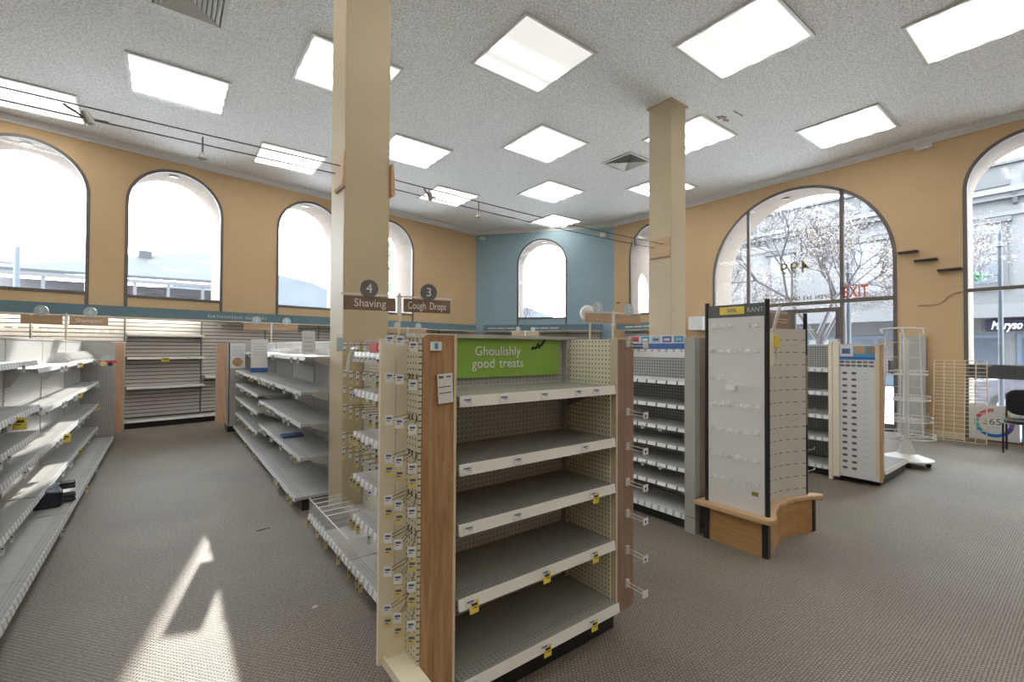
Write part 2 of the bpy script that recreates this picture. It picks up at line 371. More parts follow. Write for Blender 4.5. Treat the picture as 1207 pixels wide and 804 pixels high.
TH = 0.95
def arch_pts(hw, top, n=28):
    sp = top - hw
    return [(hw * math.cos(a), sp + hw * math.sin(a)) for a in [math.pi * k / n for k in range(n + 1)]]   # right to left
def wall(name, origin, d, x0, x1, holes, inner, e0=0.0, e1=0.0, th=TH, z0=-0.08, z1=CEIL + 0.05):
    """holes: (centre, half width, bottom, top). Inner face y=0, outer y=th. Materials 0 inner, 1 reveal/outer."""
    mb = MB()
    def rect(a, b, za, zb):
        for y, mi in ((0, 0), (th, 1)):
            aa, bb = a, b
            if y:
                if a == x0: aa -= e0
                if b == x1: bb += e1
            mb.add([(aa, y, za), (bb, y, za), (bb, y, zb), (aa, y, zb)], [(0, 1, 2, 3)], mi)
    cur = x0
    for c, hw, zb, zt in sorted(holes):
        rect(cur, c - hw, z0, z1)
        if zb > z0: rect(c - hw, c + hw, z0, zb)
        ap = arch_pts(hw, zt)
        for y, mi in ((0, 0), (th, 1)):
            for (xa, za), (xb, zb_) in zip(ap[:-1], ap[1:]):
                mb.add([(c + xa, y, za), (c + xb, y, zb_), (c + xb, y, z1), (c + xa, y, z1)], [(0, 1, 2, 3)], mi)
        per = [(hw, max(zb, z0))] + ap + [(-hw, max(zb, z0))]
        for (xa, za), (xb, zb_) in zip(per[:-1], per[1:]):
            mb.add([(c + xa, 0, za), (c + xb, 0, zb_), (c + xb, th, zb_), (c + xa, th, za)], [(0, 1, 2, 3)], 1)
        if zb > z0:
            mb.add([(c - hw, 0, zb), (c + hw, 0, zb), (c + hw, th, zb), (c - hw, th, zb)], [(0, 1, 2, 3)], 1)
        cur = c + hw
    rect(cur, x1, z0, z1)
    for x, e in ((x0, -e0), (x1, e1)):
        mb.add([(x, 0, z0), (x + e, th, z0), (x + e, th, z1), (x, 0, z1)], [(0, 1, 2, 3)], 1)
    mb.add([(x0, 0, z1), (x1, 0, z1), (x1 + e1, th, z1), (x0 - e0, th, z1)], [(0, 1, 2, 3)], 1)
    me = bpy.data.meshes.new(name); me.from_pydata(mb.v, [], mb.f)
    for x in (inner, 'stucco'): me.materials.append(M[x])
    me.polygons.foreach_set('material_index', mb.m)
    bm = bmesh.new(); bm.from_mesh(me); bmesh.ops.remove_doubles(bm, verts=bm.verts, dist=1e-4)
    bmesh.ops.recalc_face_normals(bm, faces=bm.faces); bm.to_mesh(me); bm.free()
    l, r = fr(origin, d)
    return struct(put(name, me, None, l, (0, 0, r)))
HW, TOP, ZB = 0.815, 5.13, 2.16
BACK_S = [-10.23, -8.11, -5.40, -3.24]
LB = (BL - B).dot(DB)
wall('wall_back', B, DB, LB, 0.0, [(s, HW, ZB, TOP) for s in BACK_S], 'wall_orange', 0, TH * math.tan(math.acos(max(-1, min(1, DB.dot(DC)))) / 2))
LC = (RC - B).length
_t1 = TH * math.tan(math.acos(DB.dot(DC)) / 2); _t2 = TH * math.tan(math.acos(DC.dot(DR)) / 2)
wall('wall_corner', B, DC, 0.0, LC, [(2.235, HW, ZB, 5.06)], 'wall_teal', _t1, _t2)
wall('wall_right', RC, DR, 0.0, RC.y - YF, [(1.397, HW, ZB, TOP), (4.992, 1.815, -0.08, 5.11), (8.517, HW, 0.03, TOP)], 'wall_orange', _t2, 0)
wl = MB(); wl.box(XL - .2, YF, -.08, XL, BL.y + .1, CEIL + .05); struct(wl.build('wall_left', 'wall_plain'))
wf = MB(); wf.box(XL - .2, YF - .2, -.08, RC.x + .95, YF, CEIL + .05); struct(wf.build('wall_front', 'wall_plain'))

# crown moulding and baseboard
prof = [(0.0, 5.285), (-0.018, 5.285), (-0.022, 5.315), (-0.05, 5.335), (-0.085, 5.375), (-0.09, CEIL), (0.0, CEIL)]
for k, (o_, d_, a, b) in enumerate([(B, DB, LB, 0.02), (B, DC, -0.02, LC + 0.02), (RC, DR, -0.02, RC.y - YF)]):
    mb = MB(); mb.prism(prof, 0, a, b); l, r = fr(o_, d_)
    struct(mb.build('trim_%d' % (k + 1), 'crown', None, l, (0, 0, r)))
mb = MB()
bbp = [(0.0, 0.0), (-0.016, 0.0), (-0.016, 0.10), (-0.006, 0.115), (0.0, 0.115)]
for a, b in ((0.05, 3.17), (6.81, 7.69), (9.34, 15.0)): mb.prism(bbp, 0, a, b)
l, r = fr(RC, DR); struct(mb.build('baseboard_right', 'cream_trim', None, l, (0, 0, r)))

# ------------------------------------------------------------------ windows
def arch_frame(hw, top, zb, wdt=0.055, y0=-0.012, y1=0.06):
    mb = MB(); n = 28
    o_ = [(hw, zb)] + arch_pts(hw, top, n) + [(-hw, zb)]
    i_ = [(hw - wdt, zb)] + [(x * (hw - wdt) / hw, (top - hw) + (z - top + hw) * (hw - wdt) / hw) for x, z in arch_pts(hw, top, n)] + [(-hw + wdt, zb)]
    for k in range(len(o_) - 1):
        (ax, az), (bx, bz), (cx, cz), (dx, dz) = o_[k], o_[k + 1], i_[k + 1], i_[k]
        mb.hexa([(ax, y0, az), (bx, y0, bz), (cx, y0, cz), (dx, y0, dz)], [(ax, y1, az), (bx, y1, bz), (cx, y1, cz), (dx, y1, dz)])
    return mb
def pane(hw, top, zb, y=0.03, th=0.008):
    poly = [(hw, zb)] + arch_pts(hw, top, 28) + [(-hw, zb)]
    mb = MB(); mb.prism(poly, 1, y, y + th); return mb
def soffit_light(par, top, ys=(0.42,), x=0.0):
    for y in ys:
        mb = MB(); mb.lathe([(0.085, -0.012), (0.085, 0.0), (0.062, 0.0), (0.06, 0.01), (0.0, 0.01)], 18)
        mb.build('soffit_downlight', 'dark_metal', par, (x, y, top - 0.012 - 0.0))
wn = 0
def arched_window(o_, d_, s, top, paint, sill=2.50, zb=ZB):
    global wn; wn += 1
    l, r = fr(o_, d_, s); e = sempty('window_%d' % wn, l, r)
    arch_frame(HW, top, zb).build('frame', 'bronze', e)
    pane(HW - 0.03, top - 0.03, sill).build('glass', 'glass', e)
    mb = MB(); mb.box(-HW + 0.05, -0.015, sill - 0.025, HW - 0.05, 0.055, sill + 0.03); mb.build('sill_bar', 'bronze', e)
    mb = MB(); mb.box(-HW + 0.05, 0.0, zb, HW - 0.05, 0.05, sill - 0.025); mb.build('infill_panel', paint, e)
    soffit_light(e, top)
    return e
for s in BACK_S: arched_window(B, DB, s, TOP, 'wall_orange')
arched_window(B, DC, 2.235, 5.06, 'wall_teal')
arched_window(RC, DR, 1.397, TOP, 'wall_orange', sill=2.54)
# shop window at the right with a dark mid rail and a low panel
wn += 1; l, r = fr(RC, DR, 8.517); e = sempty('window_%d' % wn, l, r)
arch_frame(HW, TOP, 0.03).build('frame', 'bronze', e)
pane(HW - 0.03, TOP - 0.03, 0.05).build('glass', 'glass', e)
mb = MB(); mb.box(-HW + .05, -.015, 2.545, HW - .05, .055, 2.605); mb.build('transom_bar', 'bronze', e)
mb = MB(); mb.box(-HW + .05, -.015, 0.03, HW - .05, .055, 0.075); mb.build('bottom_rail', 'bronze', e)
mb = MB(); mb.box(-HW + .05, .045, 1.075, HW - .05, .075, 1.31); mb.build('mid_panel', 'dark_grey', e)
soffit_light(e, TOP)

# ------------------------------------------------------------------ arched entrance with doors
l, r = fr(RC, DR, 4.992); e = sempty('door_1', l, r)
DW, DT = 1.815, 5.11
arch_frame(DW, DT, 0.0, 0.06).build('frame', 'bronze', e)
poly = [(DW - .03, 2.54)] + arch_pts(DW - .03, DT - .03, 28) + [(-DW + .03, 2.54)]
mb = MB(); mb.prism(poly, 1, .03, .038); mb.build('fanlight_glass', 'glass', e)
for x in (-0.933, 0.935):
    zt = (DT - DW) + math.sqrt((DW - .03) ** 2 - x * x)
    mb = MB(); mb.box(x - .032, -.012, 0, x + .032, .06, zt); mb.build('mullion', 'bronze', e)
mb = MB(); mb.box(-DW + .05, -.015, 2.495, DW - .05, .062, 2.575); mb.build('transom_bar', 'bronze', e)
for a, b in ((-DW + .05, -.965), (.967, DW - .05)):
    mb = MB(); mb.box(a, .03, .1, b, .038, 2.5); mb.build('sidelight_glass', 'glass', e)
    mb = MB(); mb.box(a, -.01, 0, b, .055, .14); mb.build('kick_rail', 'bronze', e)
for k, (a, b) in enumerate(((-.90, -.004), (.004, .90))):
    mb = MB()
    mb.box(a, -.005, .01, a + .075, .05, 2.42); mb.box(b - .075, -.005, .01, b, .05, 2.42)
    mb.box(a + .075, -.005, 2.33, b - .075, .05, 2.42); mb.box(a + .075, -.005, .01, b - .075, .05, .27)
    lf = mb.build('door_leaf', 'bronze', e)
    mb = MB(); mb.box(a + .075, .02, .27, b - .075, .028, 2.33); mb.build('glass', 'glass', lf)
    mb = MB(); mb.cyl((a + .05, -.06, 1.02), (b - .05, -.06, 1.02), .015, 8); mb.box(a + .03, -.07, .99, a + .07, 0, 1.05); mb.box(b - .07, -.07, .99, b - .03, 0, 1.05)
    mb.build('push_bar', 'steel', lf)
soffit_light(e, DT - 0.03, (0.55,), -0.33)
text('499', 0.36, 'letter_gold', e, (.04, .028, 3.33), UP, 'house_number', .001, sx=-1.0, space=1.15, off=.002)
text('OPEN 365 DAYS A YEAR', 0.115, 'letter_gold', e, (.08, .028, 2.655), UP, 'opening_lettering', .001, sx=-1.0, space=1.12, off=.003)
ex = text('EXIT', 0.33, 'orange_red', e, (1.16, .022, 2.70), UP, 'exit_lettering', .001, sx=0.62, off=.004)

# ------------------------------------------------------------------ columns
def column(x0, y0, x1, y1, top):
    mb = MB(); mb.box(x0, y0, 0, x1, y1, CEIL)
    o = struct(mb.build('column', 'column', bevel=0.012)); return o
c1 = column(1.255, 4.146, 1.68, 4.56, CEIL)
c2 = column(6.121, 4.04, 6.52, 4.44, CEIL)
mb = MB(); mb.box(6.095, 4.014, CEIL - .03, 6.546, 4.466, CEIL - .001); mb.build('cap_flange', 'column', c2)
def wedge(par, x, sgn, y0, y1, z):
    mb = MB(); mb.prism([(x, z - .17), (x, z + .14), (x + sgn * .02, z + .14), (x + sgn * .035, z - .15), (x + sgn * .02, z - .17)], 1, y0, y1)
    return mb.build('cable_bracket', 'wood_ledge', par)
wedge(c1, 1.255, -1, 4.10, 4.36, 3.15); wedge(c1, 1.68, 1, 4.10, 4.36, 3.15); wedge(c2, 6.121, -1, 4.05, 4.40, 3.13)

# ------------------------------------------------------------------ ceiling lamps
lens_kind = {(2, 2): ('lens_far_half', 0), (3, 3): ('lens_far_half', 0), (3, 1): ('lens_mid', math.pi), (1, 3): ('lens_mid', 0)}
PZ = 1.19
fm = MB()
for a, b, c, d in ((-PZ / 2, -PZ / 2, PZ / 2, -PZ / 2 + .035), (-PZ / 2, PZ / 2 - .035, PZ / 2, PZ / 2), (-PZ / 2, -PZ / 2 + .035, -PZ / 2 + .035, PZ / 2 - .035), (PZ / 2 - .035, -PZ / 2 + .035, PZ / 2, PZ / 2 - .035)):
    fm.box(a, b, -0.022, c, d, 0.0)
frame_me = fm.mesh('lamp_frame', 'white_metal')
lm = {}
for nme in ('lens_full', 'lens_far_half', 'lens_mid'):
    q = MB(); q.box(-PZ / 2 + .035, -PZ / 2 + .035, -0.014, PZ / 2 - .035, PZ / 2 - .035, -0.004); lm[nme] = q.mesh('lamp_lens', nme)
LAB = {(0, 4): 'square ceiling lamp nearest the slatted vent at upper left', (2, 2): 'large square ceiling lamp at top centre with its rear half dim',
       (3, 1): 'large square ceiling lamp cut by the top edge, right of centre', (5, 1): 'square ceiling lamp above the arched entrance near the right wall',
       (4, 0): 'square ceiling lamp in the upper right corner of the picture', (3, 3): 'square ceiling lamp at centre with a pinkish unlit half',
       (4, 2): 'square ceiling lamp behind the top of the rear column', (4, 4): 'square ceiling lamp in the middle beside the ceiling vent',
       (5, 5): 'square ceiling lamp closest to the teal corner wall', (5, 3): 'square ceiling lamp half hidden behind the rear column',
       (1, 3): 'square ceiling lamp crossed by the near column at its top', (2, 4): 'square ceiling lamp just right of the near column',
       (3, 5): 'square ceiling lamp with a cable spotlight in front, right of the near column', (1, 5): 'square ceiling lamp left of the near column crossed by two cables',
       (-1, 5): 'square ceiling lamp at the left edge above the first arched window'}
for i in range(-4, 6):
    for j in range(-3, 6):
        if (i + j) % 2: continue
        x, y = 0.11 + 1.853 * i, 0.87 + 1.861 * j
        if x < XL + .8 or y < YF + .8: continue
        kind, rz = lens_kind.get((i, j), ('lens_full', 0))
        t = thing('ceiling_lamp', LAB.get((i, j), 'square recessed ceiling lamp outside the picture, behind or beside the camera'), 'ceiling lamp', (x, y, CEIL), rz, 'recessed ceiling lamps')
        put('frame', frame_me, t); put('diffuser', lm[kind], t)

# ------------------------------------------------------------------ ceiling vents, hole, sensors
def vent(x0, y0, x1, y1, n, label):
    cx, cy = (x0 + x1) / 2, (y0 + y1) / 2; s = (x1 - x0) / 2
    t = thing('ceiling_vent', label, 'vent', (cx, cy, CEIL))
    mb = MB(); mb.box(-s, -s, -.004, s, s, 0); mb.build('backing', 'vent_back', t)
    mb = MB(); f = .04
    for a, b, c, d in ((-s, -s, s, -s + f), (-s, s - f, s, s), (-s, -s + f, -s + f, s - f), (s - f, -s + f, s, s - f)): mb.box(a, b, -.02, c, d, 0)
    mb.build('frame', 'white_metal', t)
    for k in range(n):       # four-way louvres: one square ring of tilted blades after another
        q = s - f - (k + .5) * (s - f) / n; wd = (s - f) / n * .62
        for (ax, ay), (bx, by), nx, ny in (((-q, -q), (q, -q), 0, 1), ((q, -q), (q, q), -1, 0), ((q, q), (-q, q), 0, -1), ((-q, q), (-q, -q), 1, 0)):
            lx, ly = (bx - ax), (by - ay); L = math.hypot(lx, ly) or 1; ux, uy = lx / L * wd, ly / L * wd
            mb = MB(); mb.hexa([(ax, ay, -.03), (bx, by, -.03), (bx + nx * .004, by + ny * .004, -.03), (ax + nx * .004, ay + ny * .004, -.03)],
                               [(ax + nx * wd + ux, ay + ny * wd + uy, -.006), (bx + nx * wd - ux, by + ny * wd - uy, -.006), (bx + nx * wd - ux + nx * .004, by + ny * wd - uy + ny * .004, -.006), (ax + nx * wd + ux + nx * .004, ay + ny * wd + uy + ny * .004, -.006)])
            mb.build('louvre', 'white_metal', t)
vent(-0.22, 5.75, 0.51, 6.48, 7, 'square grey four-way ceiling vent at the top left edge')
vent(7.16, 5.63, 7.88, 6.35, 6, 'square dark four-way ceiling vent left of the rear column')
mb = MB(); pts = [(0, 0), (.10, .02), (.13, -.03), (.2, .0), (.31, -.03), (.27, -.07), (.2, -.05), (.14, -.10), (.06, -.07)]
mb.prism(pts, 2, CEIL - .012, CEIL - .001); o = mb.build('peeled_ceiling_patch', 'wood_post_dull', None, (7.2, 3.9, 0)); tag(o, 'dark broken patch in the ceiling beside the rear column lamp', 'hole')
mb = MB(); mb.prism([(0, 0), (.02, .012), (.28, .0), (.26, -.012)], 2, CEIL - .01, CEIL - .001); o = mb.build('ceiling_crack', 'dark_grey', None, (7.24, 3.63, 0)); tag(o, 'thin dark crack in the ceiling right of the broken patch', 'crack')
def box_sensor(s, z, d_, o_, label, nm='alarm_sensor', w_=.12, h_=.1, dp=.07):
    l, r = fr(o_, d_, s); t = thing(nm, label, 'sensor', (l[0], l[1], z), r)
    mb = MB(); mb.box(-w_ / 2, -dp, -h_ / 2, w_ / 2, -.004, h_ / 2); mb.build('housing', 'white_metal', t, bevel=.012)
    mb = MB(); mb.box(-w_ * .3, -dp - .008, -h_ * .35, w_ * .3, -dp, -h_ * .05); mb.build('lens_window', 'plastic_clear', t)
box_sensor(.24, 5.17, DC, B, 'small white alarm box at the left end of the teal wall', w_=.2, h_=.1)
box_sensor(4.15, 5.05, DC, B, 'small white camera box at the right end of the teal wall', w_=.18, h_=.14, dp=.14)
box_sensor(RC.y - 2.008, 5.24, DR, RC, 'flat oblong white sensor on the orange wall below the crown moulding', w_=.26, h_=.08, dp=.05)

# ------------------------------------------------------------------ cable lights
def cable(y, z, x0, x1, label):
    mb = MB(); n = 14
    mb.tube([(x0 + (x1 - x0) * k / n, y, z - .03 * math.sin(math.pi * k / n)) for k in range(n + 1)], .0055, 5)
    tag(mb.build('light_cable', 'dark_metal'), label, 'cable')
cable(4.15, 3.17, -7.99, 1.22, 'front one of two thin lamp cables left of the near column')
cable(4.31, 3.15, -7.99, 1.22, 'rear one of two thin lamp cables left of the near column')
cable(4.15, 3.16, 1.715, 6.09, 'front one of two thin lamp cables between the two columns')
cable(4.31, 3.13, 1.715, 6.09, 'rear one of two thin lamp cables between the two columns')
def spot(x, hang, label):
    t = thing('cable_spotlight', label, 'spotlight', (x, 4.23, 3.14))
    if hang:
        mb = MB(); mb.cyl((0, -.07, 0), (0, -.07, -.13), .006, 6); mb.build('stem', 'dark_metal', t)
        mb = MB(); mb.lathe([(.014, -.12), (.016, -.14), (.030, -.155), (.031, -.165), (.0, -.165)], 14, (0, -.07)); mb.build('lamp_head', 'steel', t)
    else:
        mb = MB(); mb.cyl((-.09, -.08, .0), (0, 0, -.03), .008, 6); mb.cyl((.12, .08, .0), (0, 0, -.03), .008, 6); mb.build('arm', 'dark_metal', t)
        mb = MB(); mb.cyl((0, 0, .015), (.035, .016, -.055), .02, 12, .033); mb.build('lamp_head', 'steel', t, smooth=False)
        mb = MB(); mb.cyl((.036, .0164, -.057), (.041, .018, -.067), .026, 12, .014); mb.build('reflector', 'white_metal', t)
spot(-.47, False, 'tilted cable spotlight in front of the first ceiling lamp at left')
spot(.20, True, 'stemmed cable spotlight hanging alone left of the near column')
spot(2.13, False, 'tilted cable spotlight in front of a ceiling lamp right of the near column')
spot(2.70, True, 'stemmed cable spotlight nearer the teal corner wall')
spot(5.48, False, 'tilted cable spotlight beside the rear column, before the narrow arch')
for x in (.95, 1.02):
    pass

# ------------------------------------------------------------------ small things on the orange right wall
for k, (y0, y1, z) in enumerate(((2.37, 2.09, 3.355), (2.14, 1.827, 3.172), (1.829, 1.515, 2.96))):
    mb = MB(); mb.box(RC.x - .12, y1, z - .016, RC.x - .002, y0, z + .016)
    tag(mb.build('wall_ledge', 'black', bevel=.003), ['highest of three black wall ledges, beside the arched entrance', 'middle one of three black stepped wall ledges', 'lowest of three black wall ledges, beside the right window'][k], 'shelf', 'black wall ledges')
mb = MB(); mb.tube([(RC.x - .01, 2.10, 2.36), (RC.x - .012, 1.93, 2.355), (RC.x - .012, 1.83, 2.36), (RC.x - .012, 1.76, 2.41), (RC.x - .012, 1.70, 2.50), (RC.x - .012, 1.62, 2.545), (RC.x - .012, 1.52, 2.56)], .006, 6)
tag(mb.build('wall_cable', 'wood_post_dull'), 'loose tan wire curving on the orange wall below the ledges', 'cable')
t = thing('wall_outlet', 'white electrical outlet on the orange wall left of the wire grid', 'outlet', (RC.x, 2.004, .346))
mb = MB(); mb.box(-.008, -.036, -.06, 0, .036, .06); mb.build('cover_plate', 'white_metal', t, bevel=.003)
for z in (-.028, .028):
    mb = MB(); mb.cyl((-.0125, 0, z), (-.008, 0, z), .017, 12); mb.build('socket', 'tag_cream', t)

# ================================================================== STORE FIXTURES
def tagmesh(w_, h_, m, split=None):
    mb = MB(); mb.box(-w_ / 2, -.0009, -h_, w_ / 2, .0009, 0, 0)
    mb.box(-w_ * .33, -.0013, -h_ * .42, w_ * .33, .0013, -h_ * .22, 1)
    mb.box(-w_ * .33, -.0013, -h_ * .62, w_ * .1, .0013, -h_ * .54, 1)
    return mb.mesh('price_tag', [m, 'ink_black' if m == 'yellow_tag' else 'ink'])
TAGS = {'Y': tagmesh(.075, .085, 'yellow_tag'), 'y': tagmesh(.045, .055, 'yellow_tag'), 'w': tagmesh(.022, .06, 'tag_white'), 'W': tagmesh(.030, .038, 'tag_white'), 'c': tagmesh(.024, .065, 'tag_cream'), 'b': tagmesh(.05, .032, 'tag_white')}
def hang(par, kind, loc, rz=0.0, tilt=0.0): return put('price_tag', TAGS[kind], par, loc, (tilt, 0, rz))

def shelf(par, xi, xo, y0, y1, z, m='shelf_grey', dots='deck_dots_grey', rail='rail_labels', th=.026, tags=(), flag=True, brackets=True, name='shelf', railh=.036, tilt=0.0):
    sg = 1 if xo > xi else -1
    mb = MB(); mb.box(xi, y0 + .004, z - th, xo - sg * .075, y1 - .004, z, 0); mb.box(xo - sg * .075, y0 + .004, z - th, xo, y1 - .004, z, 1)
    o = mb.build(name, [m, dots], par)
    if rail:
        mb = MB(); mb.prism([(xo, z - railh), (xo + sg * .014, z - railh - .002), (xo + sg * .006, z + .004), (xo, z + .004)], 1, y0 + .004, y1 - .004)
        mb.build('price_rail', rail, o)
    if brackets:
        for y in (y0 + .018, y1 - .022):
            mb = MB(); mb.prism([(xi, z - th), (xi, z - .15), (xi + sg * .03, z - .15), (xo - sg * .09, z - th - .02), (xo - sg * .09, z - th)], 1, y, y + .004)
            mb.build('bracket', m, o)
    for y, k in tags:
        if flag: hang(o, k, (xo + sg * (.016 + .01), y, z - .012), R(random.uniform(-22, 22)), R(random.uniform(-6, 6)))
        else: hang(o, k, (xo + sg * .016, y, z - .012 if k != 'b' else z - .002), R(90))
    return o
def rnd_tags(y0, y1, n, kinds): return [(random.uniform(y0 + .05, y1 - .05), random.choice(kinds)) for _ in range(n)]

def gondola_body(t, secs, H, side, base_out, base_z=.13, peg='peg_grey_y', both=True, deck='shelf_grey', rail='rail_labels', ddots='deck_dots_grey', basetags={}):
    """secs: list of (y0,y1) local; side -1: shelves face -x."""
    for i, (a, b) in enumerate(secs):
        mb = MB(); mb.box(-.02, a + .006, .12, .02, b - .006, H); mb.build('back_panel', peg, t)
        shelf(t, side * .02, side * base_out, a, b, base_z, deck, ddots, rail, tags=basetags.get(i, ()), brackets=False, name='base_deck')
        mb = MB(); mb.box(side * .02, a, 0, side * (base_out - .05), b, base_z - .03); mb.build('kick_plate', 'black', t)
        if both:
            mb = MB(); mb.box(-side * .02, a, 0, -side * (base_out - .05), b, base_z - .03); mb.build('kick_plate', 'black', t)
            mb = MB(); mb.box(-side * .02, a, base_z - .028, -side * base_out, b, base_z); mb.build('base_deck', deck, t)
    ys = sorted({y for s in secs for y in s})
    for y in ys:
        mb = MB(); mb.box(-.026, y - .014, 0, .026, y + .014, H); mb.build('upright', 'panel_grey', t)
        mb = MB()
        for k in range(int(H / .05) - 2):
            mb.box(side * .0262, y - .003, .14 + k * .05, side * .0268, y + .003, .165 + k * .05)
        o = mb.build('slot_strip', 'dark_grey', t); o['kind'] = 'stuff'
    mb = MB(); mb.box(-.03, ys[0], H, .03, ys[-1], H + .014); mb.build('top_cap', 'white_metal', t)

def endcap(name, label, cx, cy, rz, w_, shelves, dp=.41, H=1.6, woodm=('wood_post', 'wood_post'), side_peg='peg_cream_x', detail=True, group=None, sides=(1, -1)):
    """faces local -x; local y runs across. woodm: (+y post, -y post)"""
    t = thing(name, label, 'shelving', (cx, cy, 0), rz, group)
    xf, xb, hw = -dp / 2, dp / 2, w_ / 2
    for s, wm in ((1, woodm[0]), (-1, woodm[1])):
        if s not in sides: continue
        a, b = s * (hw - .142), s * hw
        poly = [(a, .09), (b - s * .035, .09), (b - s * .01, .10), (b, .13), (b, H - .012), (b - s * .012, H), (a, H)]
        mb = MB(); mb.prism(poly, 0, xf, xf + .032); p = mb.build('post', wm, t)
        mb = MB(); mb.box(xf - .003, a - s * .012, .09, xf + .034, a, H); mb.box(xf - .002, a - s * .012, H, xf + .034, b - s * .02, H + .006); (None if detail else mb.box(xf - .003, b, .13, xf + .034, b + s * .016, H)); mb.build('edge_trim', 'cream_trim', p)
        mb = MB(); mb.box(xf + .034, a - s * .001, .10, xb, a - s * .019, H); mb.build('side_panel', side_peg, t)
        mb = MB(); mb.box(xb - .06, a - s * .02, .12, xb - .022, a - s * .05, H); u = mb.build('upright', 'panel_grey', t)
        if detail:
            mb = MB()
            for k in range(28): mb.box(xb - .0605, a - s * .038, .16 + k * .05, xb - .061, a - s * .032, .185 + k * .05)
            mb.build('slot_strip', 'dark_grey', u)['kind'] = 'stuff'
    iw = hw - .165
    mb = MB(); mb.box(xb - .02, -iw - .02, .1, xb, iw + .02, H - .005); mb.build('back_panel', 'peg_grey_y', t)
    mb = MB(); mb.box(xf + .03, -iw - .03, 0, xb, iw + .03, .10); mb.build('kick_plate', 'black', t)
    mb = MB(); mb.box(xb - .07, -iw - .04, H, xb + .03, iw + .04, H + .018); mb.build('top_cap', 'panel_grey', t)
    for q in shelves:
        shelf(t, xb - .022, xf + q.get('back', 0.0), -iw, iw, q['z'], 'shelf_cream', 'deck_dots', q.get('rail', 'rail_white'), .024, q.get('tags', ()), False, q.get('br', True), q.get('name', 'shelf'), .04)
    return t

# ------------------------------------------------------------------ near end unit with the green sign
def ex(X): return 1.47 - X            # world X to local y of the end unit
lab = lambda xs: [(ex(x), 'b') for x in xs]
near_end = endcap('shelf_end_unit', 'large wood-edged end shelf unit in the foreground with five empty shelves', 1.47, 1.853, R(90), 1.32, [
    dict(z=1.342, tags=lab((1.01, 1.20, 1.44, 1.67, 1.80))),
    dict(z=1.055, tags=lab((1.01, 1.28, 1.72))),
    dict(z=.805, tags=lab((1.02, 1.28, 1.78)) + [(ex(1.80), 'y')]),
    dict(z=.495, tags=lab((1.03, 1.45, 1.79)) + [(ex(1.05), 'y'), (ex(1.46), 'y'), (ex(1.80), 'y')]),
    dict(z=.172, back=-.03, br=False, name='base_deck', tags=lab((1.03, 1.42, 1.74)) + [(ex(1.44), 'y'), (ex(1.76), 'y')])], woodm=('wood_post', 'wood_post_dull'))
for z in (1.31, .76):                  # spare bracket pieces inside the unit
    mb = MB(); mb.box(.03, -.40, z - .05, .06, -.24, z); mb.build('spare_bracket', 'shelf_cream', near_end)
# clear hooks on the right post
hk = MB()
hk.box(-.012, -.012, -.022, 0, .012, .022); hk.tube([(-.01, 0, .010), (-.125, 0, .004)], .0028, 5); hk.tube([(-.01, 0, -.012), (-.125, 0, -.014)], .0028, 5); hk.box(-.128, -.022, -.026, -.125, .022, .012)
hk_me = hk.mesh('clear_hook', 'hook_plastic')
for k, z in enumerate((1.586, 1.203, 1.01, .812, .634, .432, .245)):
    o = put('clear_hook', hk_me, near_end, (-.205, -.60, z - .01), (0, 0, 0))
    if k not in (0, 6):
        mb = MB(); mb.box(-.1295, -.016, -.02, -.128, .016, .006, 0); mb.box(-.13, -.006, -.016, -.1295, .012, .0, 1); mb.build('price_label', ['tag_white', 'ink'], o)
# side rack on the left of the end unit
sk = thing('side_rack', 'narrow beige side rack with wire hooks and price tags, left of the end unit', 'rack', (.81, 1.77, 0))
mb = MB(); mb.box(-.124, 0, .28, 0.0, .018, 1.585); mb.build('back_panel', 'cream_metal', sk)
mb = MB(); mb.box(-.012, -.118, .28, -.001, 0, 1.585); mb.build('peg_panel', 'peg_cream_y', sk)
mb = MB(); mb.box(-.10, -.30, .285, -.004, 0, .297); mb.box(-.108, -.30, .28, -.10, 0, .318); mb.build('tray', 'cream_metal', sk)
mb = MB(); mb.box(-.06, -.002, .6, -.058, 0, 1.5); mb.build('panel_seam', 'panel_grey', sk)
for ri, z in enumerate((1.575, 1.43, 1.265, 1.12, .957, .811, .682, .538)):
    for k, (tx, ty, dz, by) in enumerate(((-.12, -.08, 0, -.03), (-.108, -.15, -.004, -.06), (-.075, -.195, -.025, -.10))):
        if ri == 1 and k == 0: pass
        mb = MB()
        mb.tube([(-.012, by, z + .012), (tx, ty, z + .008 + dz)], .0015, 4); mb.tube([(-.012, by, z - .006), (tx, ty, z - .002 + dz)], .0015, 4)
        mb.box(-.015, by - .004, z - .008, -.012, by + .004, z + .013)
        h_ = mb.build('wire_hook', 'hook_wire', sk)
        put('price_tag', TAGS['W'], h_, (tx, ty, z + .022 + dz), (0, 0, R(-28)))
        if ri >= 3 and (ri + k) % 7 != 6: put('price_tag', TAGS['c'], h_, (tx + .002, ty - .002, z - .025 + dz), (0, 0, R(-28))).scale = (1.3, 1, .7)
# notices on the left post
o = MB().box(-.036, -.001, -.06, .036, 0, .06).box(-.03, -.0016, .042, -.008, -.001, .052, 1).box(.006, -.0016, .044, .028, -.001, .05, 1).box(-.03, -.0016, -.02, .026, -.001, -.016, 1).box(-.03, -.0016, 0.005, .026, -.001, .009, 1).build('paper_notice', ['paper', 'sign_grey'], None, (.908, 1.640, 1.383), (0, R(-3), R(4)))
tag(o, 'small white paper notice stuck on the left wooden post of the end unit', 'notice')
o = MB().box(-.026, -.001, -.018, .026, 0, .018).box(-.006, -.0016, -.012, .01, -.001, .012, 1).build('sticker', ['tag_white', 'cyan_print'], None, (.865, 1.643, 1.555))
tag(o, 'small blue and white sticker at the top of the left wooden post', 'sticker')
